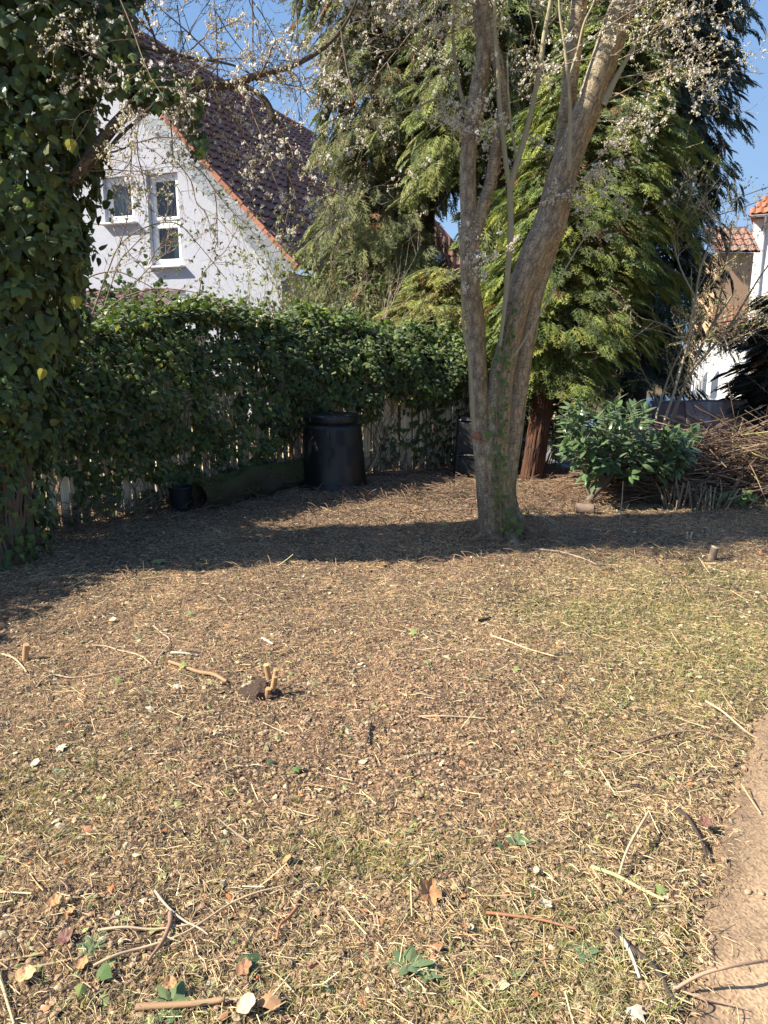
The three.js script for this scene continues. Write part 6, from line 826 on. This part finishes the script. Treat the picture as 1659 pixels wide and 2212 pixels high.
stick([[1312, 1623], [1377, 1626], [1430, 1624]], 5, 'bark', 'level brown twig in the straw before the path bend', 0.012);
stick([[1378, 1612], [1420, 1595], [1470, 1586], [1520, 1588], [1578, 1606]], 5, 'bark', 'arched brown twig next to the path bend', 0.016);
stick([[1524, 1517, 0.03], [1560, 1540, 0.03], [1600, 1572, 0.02], [1629, 1590], [1670, 1600]], 4.5, 'tan', 'long grass stalk reaching out over the path edge', 0.014);
stick([[800, 1570], [797, 1590], [792, 1612]], 6, 'dark', 'small dark upright bit of twig in the bare soil', 0.012);
stick([[1150, 1190], [1210, 1196], [1265, 1210], [1290, 1222]], 4, 'grey', 'thin grey twig right of the plum tree foot in the shade', 0.01);
stick([[905, 1110], [950, 1106], [1030, 1104]], 3, 'grey', 'thin grey twig in the lit patch left of the plum trunk', 0.01);
stick([[800, 1022], [860, 1030], [940, 1016], [1040, 1022]], 4, 'bark', 'long dead twig at the foot of the fence between the two black bins', 0.03);
const caneM = mat(0.36, 0.24, 0.16, 0.85);
{ // thorny cane over the path
  const rows = [[1690, 2070, 0.02], [1620, 2080, 0.07], [1569, 2089, 0.08], [1520, 2103, 0.06], [1475, 2126, 0.03], [1443, 2149, 0.01], [1377, 2192, 0.01]].map(([x, y, h]) => { const p = ground(x, y, h); return p; }), T = thing('thorny_cane', 'long thorny brown bramble cane arching from the bed onto the sandy path', 'cane', [rows[4].x, 0, rows[4].z]), L = rows.map((p) => p.clone().sub(T.position)), R = rng(3);
  const c = new THREE.CatmullRomCurve3(L); part('stem', limb(L, [0.0042, 0.0046, 0.0047, 0.0047, 0.0046, 0.0042, 0.0025], { sides: 8, sub: 8, wob: 0.14, rep: 1 }), caneM, T);
  for (let i = 0; i < 16; i++) { const t = 0.04 + i / 17, p = c.getPoint(t), d = c.getTangent(t), s = rndDir(R); s.addScaledVector(d, -s.dot(d)).normalize(); const g = new THREE.ConeGeometry(0.0028, 0.014, 5); g.translate(0, 0.009, 0); const m = part('thorn', g, stickM.bark, T); m.position.copy(p); m.quaternion.setFromUnitVectors(UP, s.addScaledVector(d, 0.4).normalize()); }
  const b = [[1460, 2136, 0.012], [1500, 2150, 0.02], [1550, 2164, 0.012], [1612, 2178, 0.012]].map(([x, y, h]) => ground(x, y, h).sub(T.position)); part('side_shoot', limb(b, [0.0032, 0.003, 0.0025, 0.0012], { sides: 6, sub: 6, wob: 0.1, rep: 1 }), caneM, T);
  const b2 = [[1500, 2152, 0.012], [1525, 2163, 0.02], [1528, 2178, 0.012], [1508, 2184, 0.012]].map(([x, y, h]) => ground(x, y, h).sub(T.position)); part('side_shoot', limb(b2, [0.003, 0.0026, 0.002, 0.0012], { sides: 5, sub: 6, rep: 1 }), stickM.bark, T);
}
// ------------------------------------------------------------------ single leaves on the ground
function lie(x, y, size, m, label, kind = 'fallen_leaf', geo = IVY[0], a = 0, lift = 0.014, tilt = 0.2, cat = 'leaf') { const p = ground(x, y); p.y = gh(p.x, p.z) + fine(p.x, p.z) + lift; const d = V(Math.sin(a), 0.05, Math.cos(a)), n = UP.clone().add(V(Math.cos(a * 3) * tilt, 0, Math.abs(Math.sin(a * 2)) * tilt + 0.2)).normalize(); size *= 0.85; if (geo === IVY[1] && /leaf/.test(kind) && m !== greenL && m !== greenD && m !== limeL) geo = crumple(x % 7 + 1, 0.12); const o = single(kind, geo, m, label, cat); o.applyMatrix4(basis(d, n, p, size * 1.1, size, size * 1.2)); return o; }
const rust = mat(0.42, 0.215, 0.09, 0.75), rustD = mat(0.27, 0.135, 0.07, 0.75), tanL = mat(0.58, 0.46, 0.28, 0.8), paleL = mat(0.52, 0.45, 0.32, 0.85), greenL = leafMat(0.10, 0.17, 0.04, 0.3, 0.5, 0.35), greenD = leafMat(0.05, 0.10, 0.03, 0.25, 0.6, 0.3), limeL = leafMat(0.27, 0.33, 0.09, 0.35), redL = mat(0.17, 0.075, 0.055, 0.7);
const curl = crumple(3, 0.6);
lie(905, 1956, 0.085, rust, 'large curled rust orange maple leaf on the straw', 'fallen_leaf', crumple(8, 1), 2.2, 0.02, 0.5);
lie(512, 2106, 0.055, rustD, 'brown curled leaf near the thick dark stick', 'fallen_leaf', curl, 1.2, 0.016);
lie(538, 2080, 0.075, greenD, 'large dark green ivy leaf beside the brown curled leaf', 'fallen_leaf', IVY[0], 0.3);
lie(105, 1962, 0.05, rust, 'orange leaf half of a pair on the bare soil', 'fallen_leaf', curl, 1.6);
lie(150, 1972, 0.038, rust, 'smaller light orange leaf next to the orange one', 'fallen_leaf', curl, 0.4);
lie(122, 2038, 0.06, redL, 'glossy dark red leaf on the soil below the orange leaves', 'fallen_leaf', IVY[1], 1.5);
lie(174, 2088, 0.04, rust, 'small folded orange leaf among green sprouts', 'fallen_leaf', curl, 0.9);
lie(620, 1878, 0.042, rust, 'upright orange leaf standing in the straw of the bed', 'fallen_leaf', curl, 3.1, 0.02, 0.8);
lie(1003, 2008, 0.032, rust, 'tiny orange leaf left of the red stick', 'fallen_leaf', IVY[1], 0.2);
lie(1014, 2006, 0.036, tanL, 'tiny cream leaf touching the tiny orange one', 'fallen_leaf', IVY[1], -0.2);
lie(1506, 1795, 0.055, redL, 'dark red brown folded leaf casting a shadow beside the path', 'fallen_leaf', curl, 1.5, 0.03, 0.7);
lie(40, 2140, 0.07, mat(0.62, 0.36, 0.17, 0.8), 'pointed pale orange leaf near the corner stalk', 'fallen_leaf', IVY[1], 2.9);
lie(355, 2172, 0.05, rust, 'orange leaf resting on the thick brown stick', 'fallen_leaf', IVY[1], 2.6, 0.04);
lie(520, 2180, 0.07, tanL, 'large pale curled leaf at the front edge', 'fallen_leaf', IVY[1], 0.8, 0.02);
lie(572, 2200, 0.08, mat(0.40, 0.22, 0.11, 0.85), 'broad brown bark flake at the front edge', 'bark_flake', IVY[1], 2.8, 0.03, 0.5, 'bark');
lie(215, 2115, 0.055, greenL, 'fresh mid green leaf standing among the front sprouts', 'fallen_leaf', IVY[1], 1.0, 0.03, 0.4);
lie(182, 2150, 0.04, limeL, 'bright green sprout leaf at the front', 'fallen_leaf', IVY[1], 0.1, 0.03, 0.4);
lie(342, 1216, 0.13, limeL, 'pale green ivy leaf alone on the shaded soil', 'fallen_leaf', IVY[0], 0.4, 0.03, 0.3);
lie(1150, 1888, 0.028, tanL, 'small yellow tan leaf on the straw near the green stalk', 'fallen_leaf', IVY[1], 1.0);
lie(1170, 1954, 0.05, paleL, 'fluffy pale cream tuft on the straw', 'seed_tuft', curl, 0.2, 0.02, 0.5, 'seed head');
lie(638, 1668, 0.045, greenL, 'light green ivy leaf on the bare middle soil', 'fallen_leaf', IVY[0], 0.5);
lie(580, 1655, 0.04, greenD, 'dark green ivy leaf left of the lighter one', 'fallen_leaf', IVY[0], 2.0);
lie(1110, 1448, 0.045, limeL, 'yellowish ivy leaf near the straight brown twig', 'fallen_leaf', IVY[0], 1.2);
lie(922, 1436, 0.05, limeL, 'lime green ivy leaf upon the sunny soil', 'fallen_leaf', IVY[0], 0.1);
lie(888, 1372, 0.06, limeL, 'pair like pale ivy leaf on the upper sunny soil', 'fallen_leaf', IVY[0], 0.9);
lie(408, 1336, 0.06, limeL, 'pale green leaf in the sunny straw near the shade edge', 'fallen_leaf', IVY[1], 2.2);
lie(235, 1344, 0.06, paleL, 'pale dry leaf at the edge of the shade', 'fallen_leaf', IVY[1], 1.4);
lie(130, 1620, 0.055, paleL, 'cream coloured dry ivy leaf on the sunny soil', 'fallen_leaf', IVY[0], 0.6);
lie(70, 1656, 0.05, paleL, 'pale dry leaf close to the mossy patch', 'fallen_leaf', IVY[1], 1.1);
lie(320, 1540, 0.05, paleL, 'white backed dry leaf below the long wavy twig', 'fallen_leaf', IVY[0], 2.4);
lie(385, 1488, 0.055, paleL, 'whitish dry leaf under the stout brown cane', 'fallen_leaf', IVY[0], 0.2);
lie(392, 1454, 0.05, limeL, 'pale green leaf lying over the stout brown cane', 'fallen_leaf', IVY[0], 1.2, 0.03);
lie(250, 1480, 0.05, limeL, 'yellow green leaf beneath the long wavy twig', 'fallen_leaf', IVY[0], 2.0);
lie(820, 1222, 0.07, rust, 'long orange brown leaf in the shade left of the plum foot', 'fallen_leaf', IVY[1], 1.5, 0.02);
lie(952, 1138, 0.09, limeL, 'pale green leaf in the sunlit patch beside the plum trunk', 'fallen_leaf', IVY[1], 1.5, 0.02);
lie(1080, 1838, 0.045, greenL, 'upright small green leaf in the front straw', 'fallen_leaf', IVY[1], 0.1, 0.03, 0.9);
lie(1147, 1932, 0.05, greenL, 'narrow green blade leaf left of the cream tuft', 'fallen_leaf', LAUREL[0], 0.1, 0.03, 0.9);
lie(1418, 1927, 0.045, limeL, 'pale yellow green leaf on the path side straw', 'fallen_leaf', IVY[0], 1.4);
lie(1365, 2190, 0.055, paleL, 'whitish torn leaf at the end of the thorny cane', 'fallen_leaf', IVY[0], 0.4, 0.02);
{ // small weeds
  const spots = [[884, 2090, 0.07, 'star shaped green weed rosette in the front straw'], [925, 2112, 0.045, 'low weed with cut leaves right of the star shaped one'], [1265, 2068, 0.05, 'flat grey green weed below the red stick'], [1120, 1822, 0.05, 'small round leafed weed in the straw above the cream tuft'], [370, 2180, 0.06, 'silvery cut leaved seedling at the front edge'], [200, 2050, 0.05, 'small green seedling left of the tan twigs']];
  for (const [x, y, s, l] of spots) { const p = ground(x, y), R = rng(x), T = thing('weed', l, 'weed', [p.x, gh(p.x, p.z) + fine(p.x, p.z) + 0.006, p.z]); for (let k = 0; k < 7; k++) { const a = k * 0.95 + R() * 0.4, d = V(Math.cos(a), sr(R, 0.15, 0.7), Math.sin(a)), m = part('leaf', k % 2 ? IVY[1] : LAUREL[1], leafMat(0.12 * sr(R, 0.8, 1.2), 0.19, 0.07, 0.3, 0.3), T); m.applyMatrix4(basis(d, UP.clone().addScaledVector(rndDir(R), 0.2), V(0, 0, 0), s * sr(R, 0.7, 1.1))); } }
}
renderer.render(scene, camera);
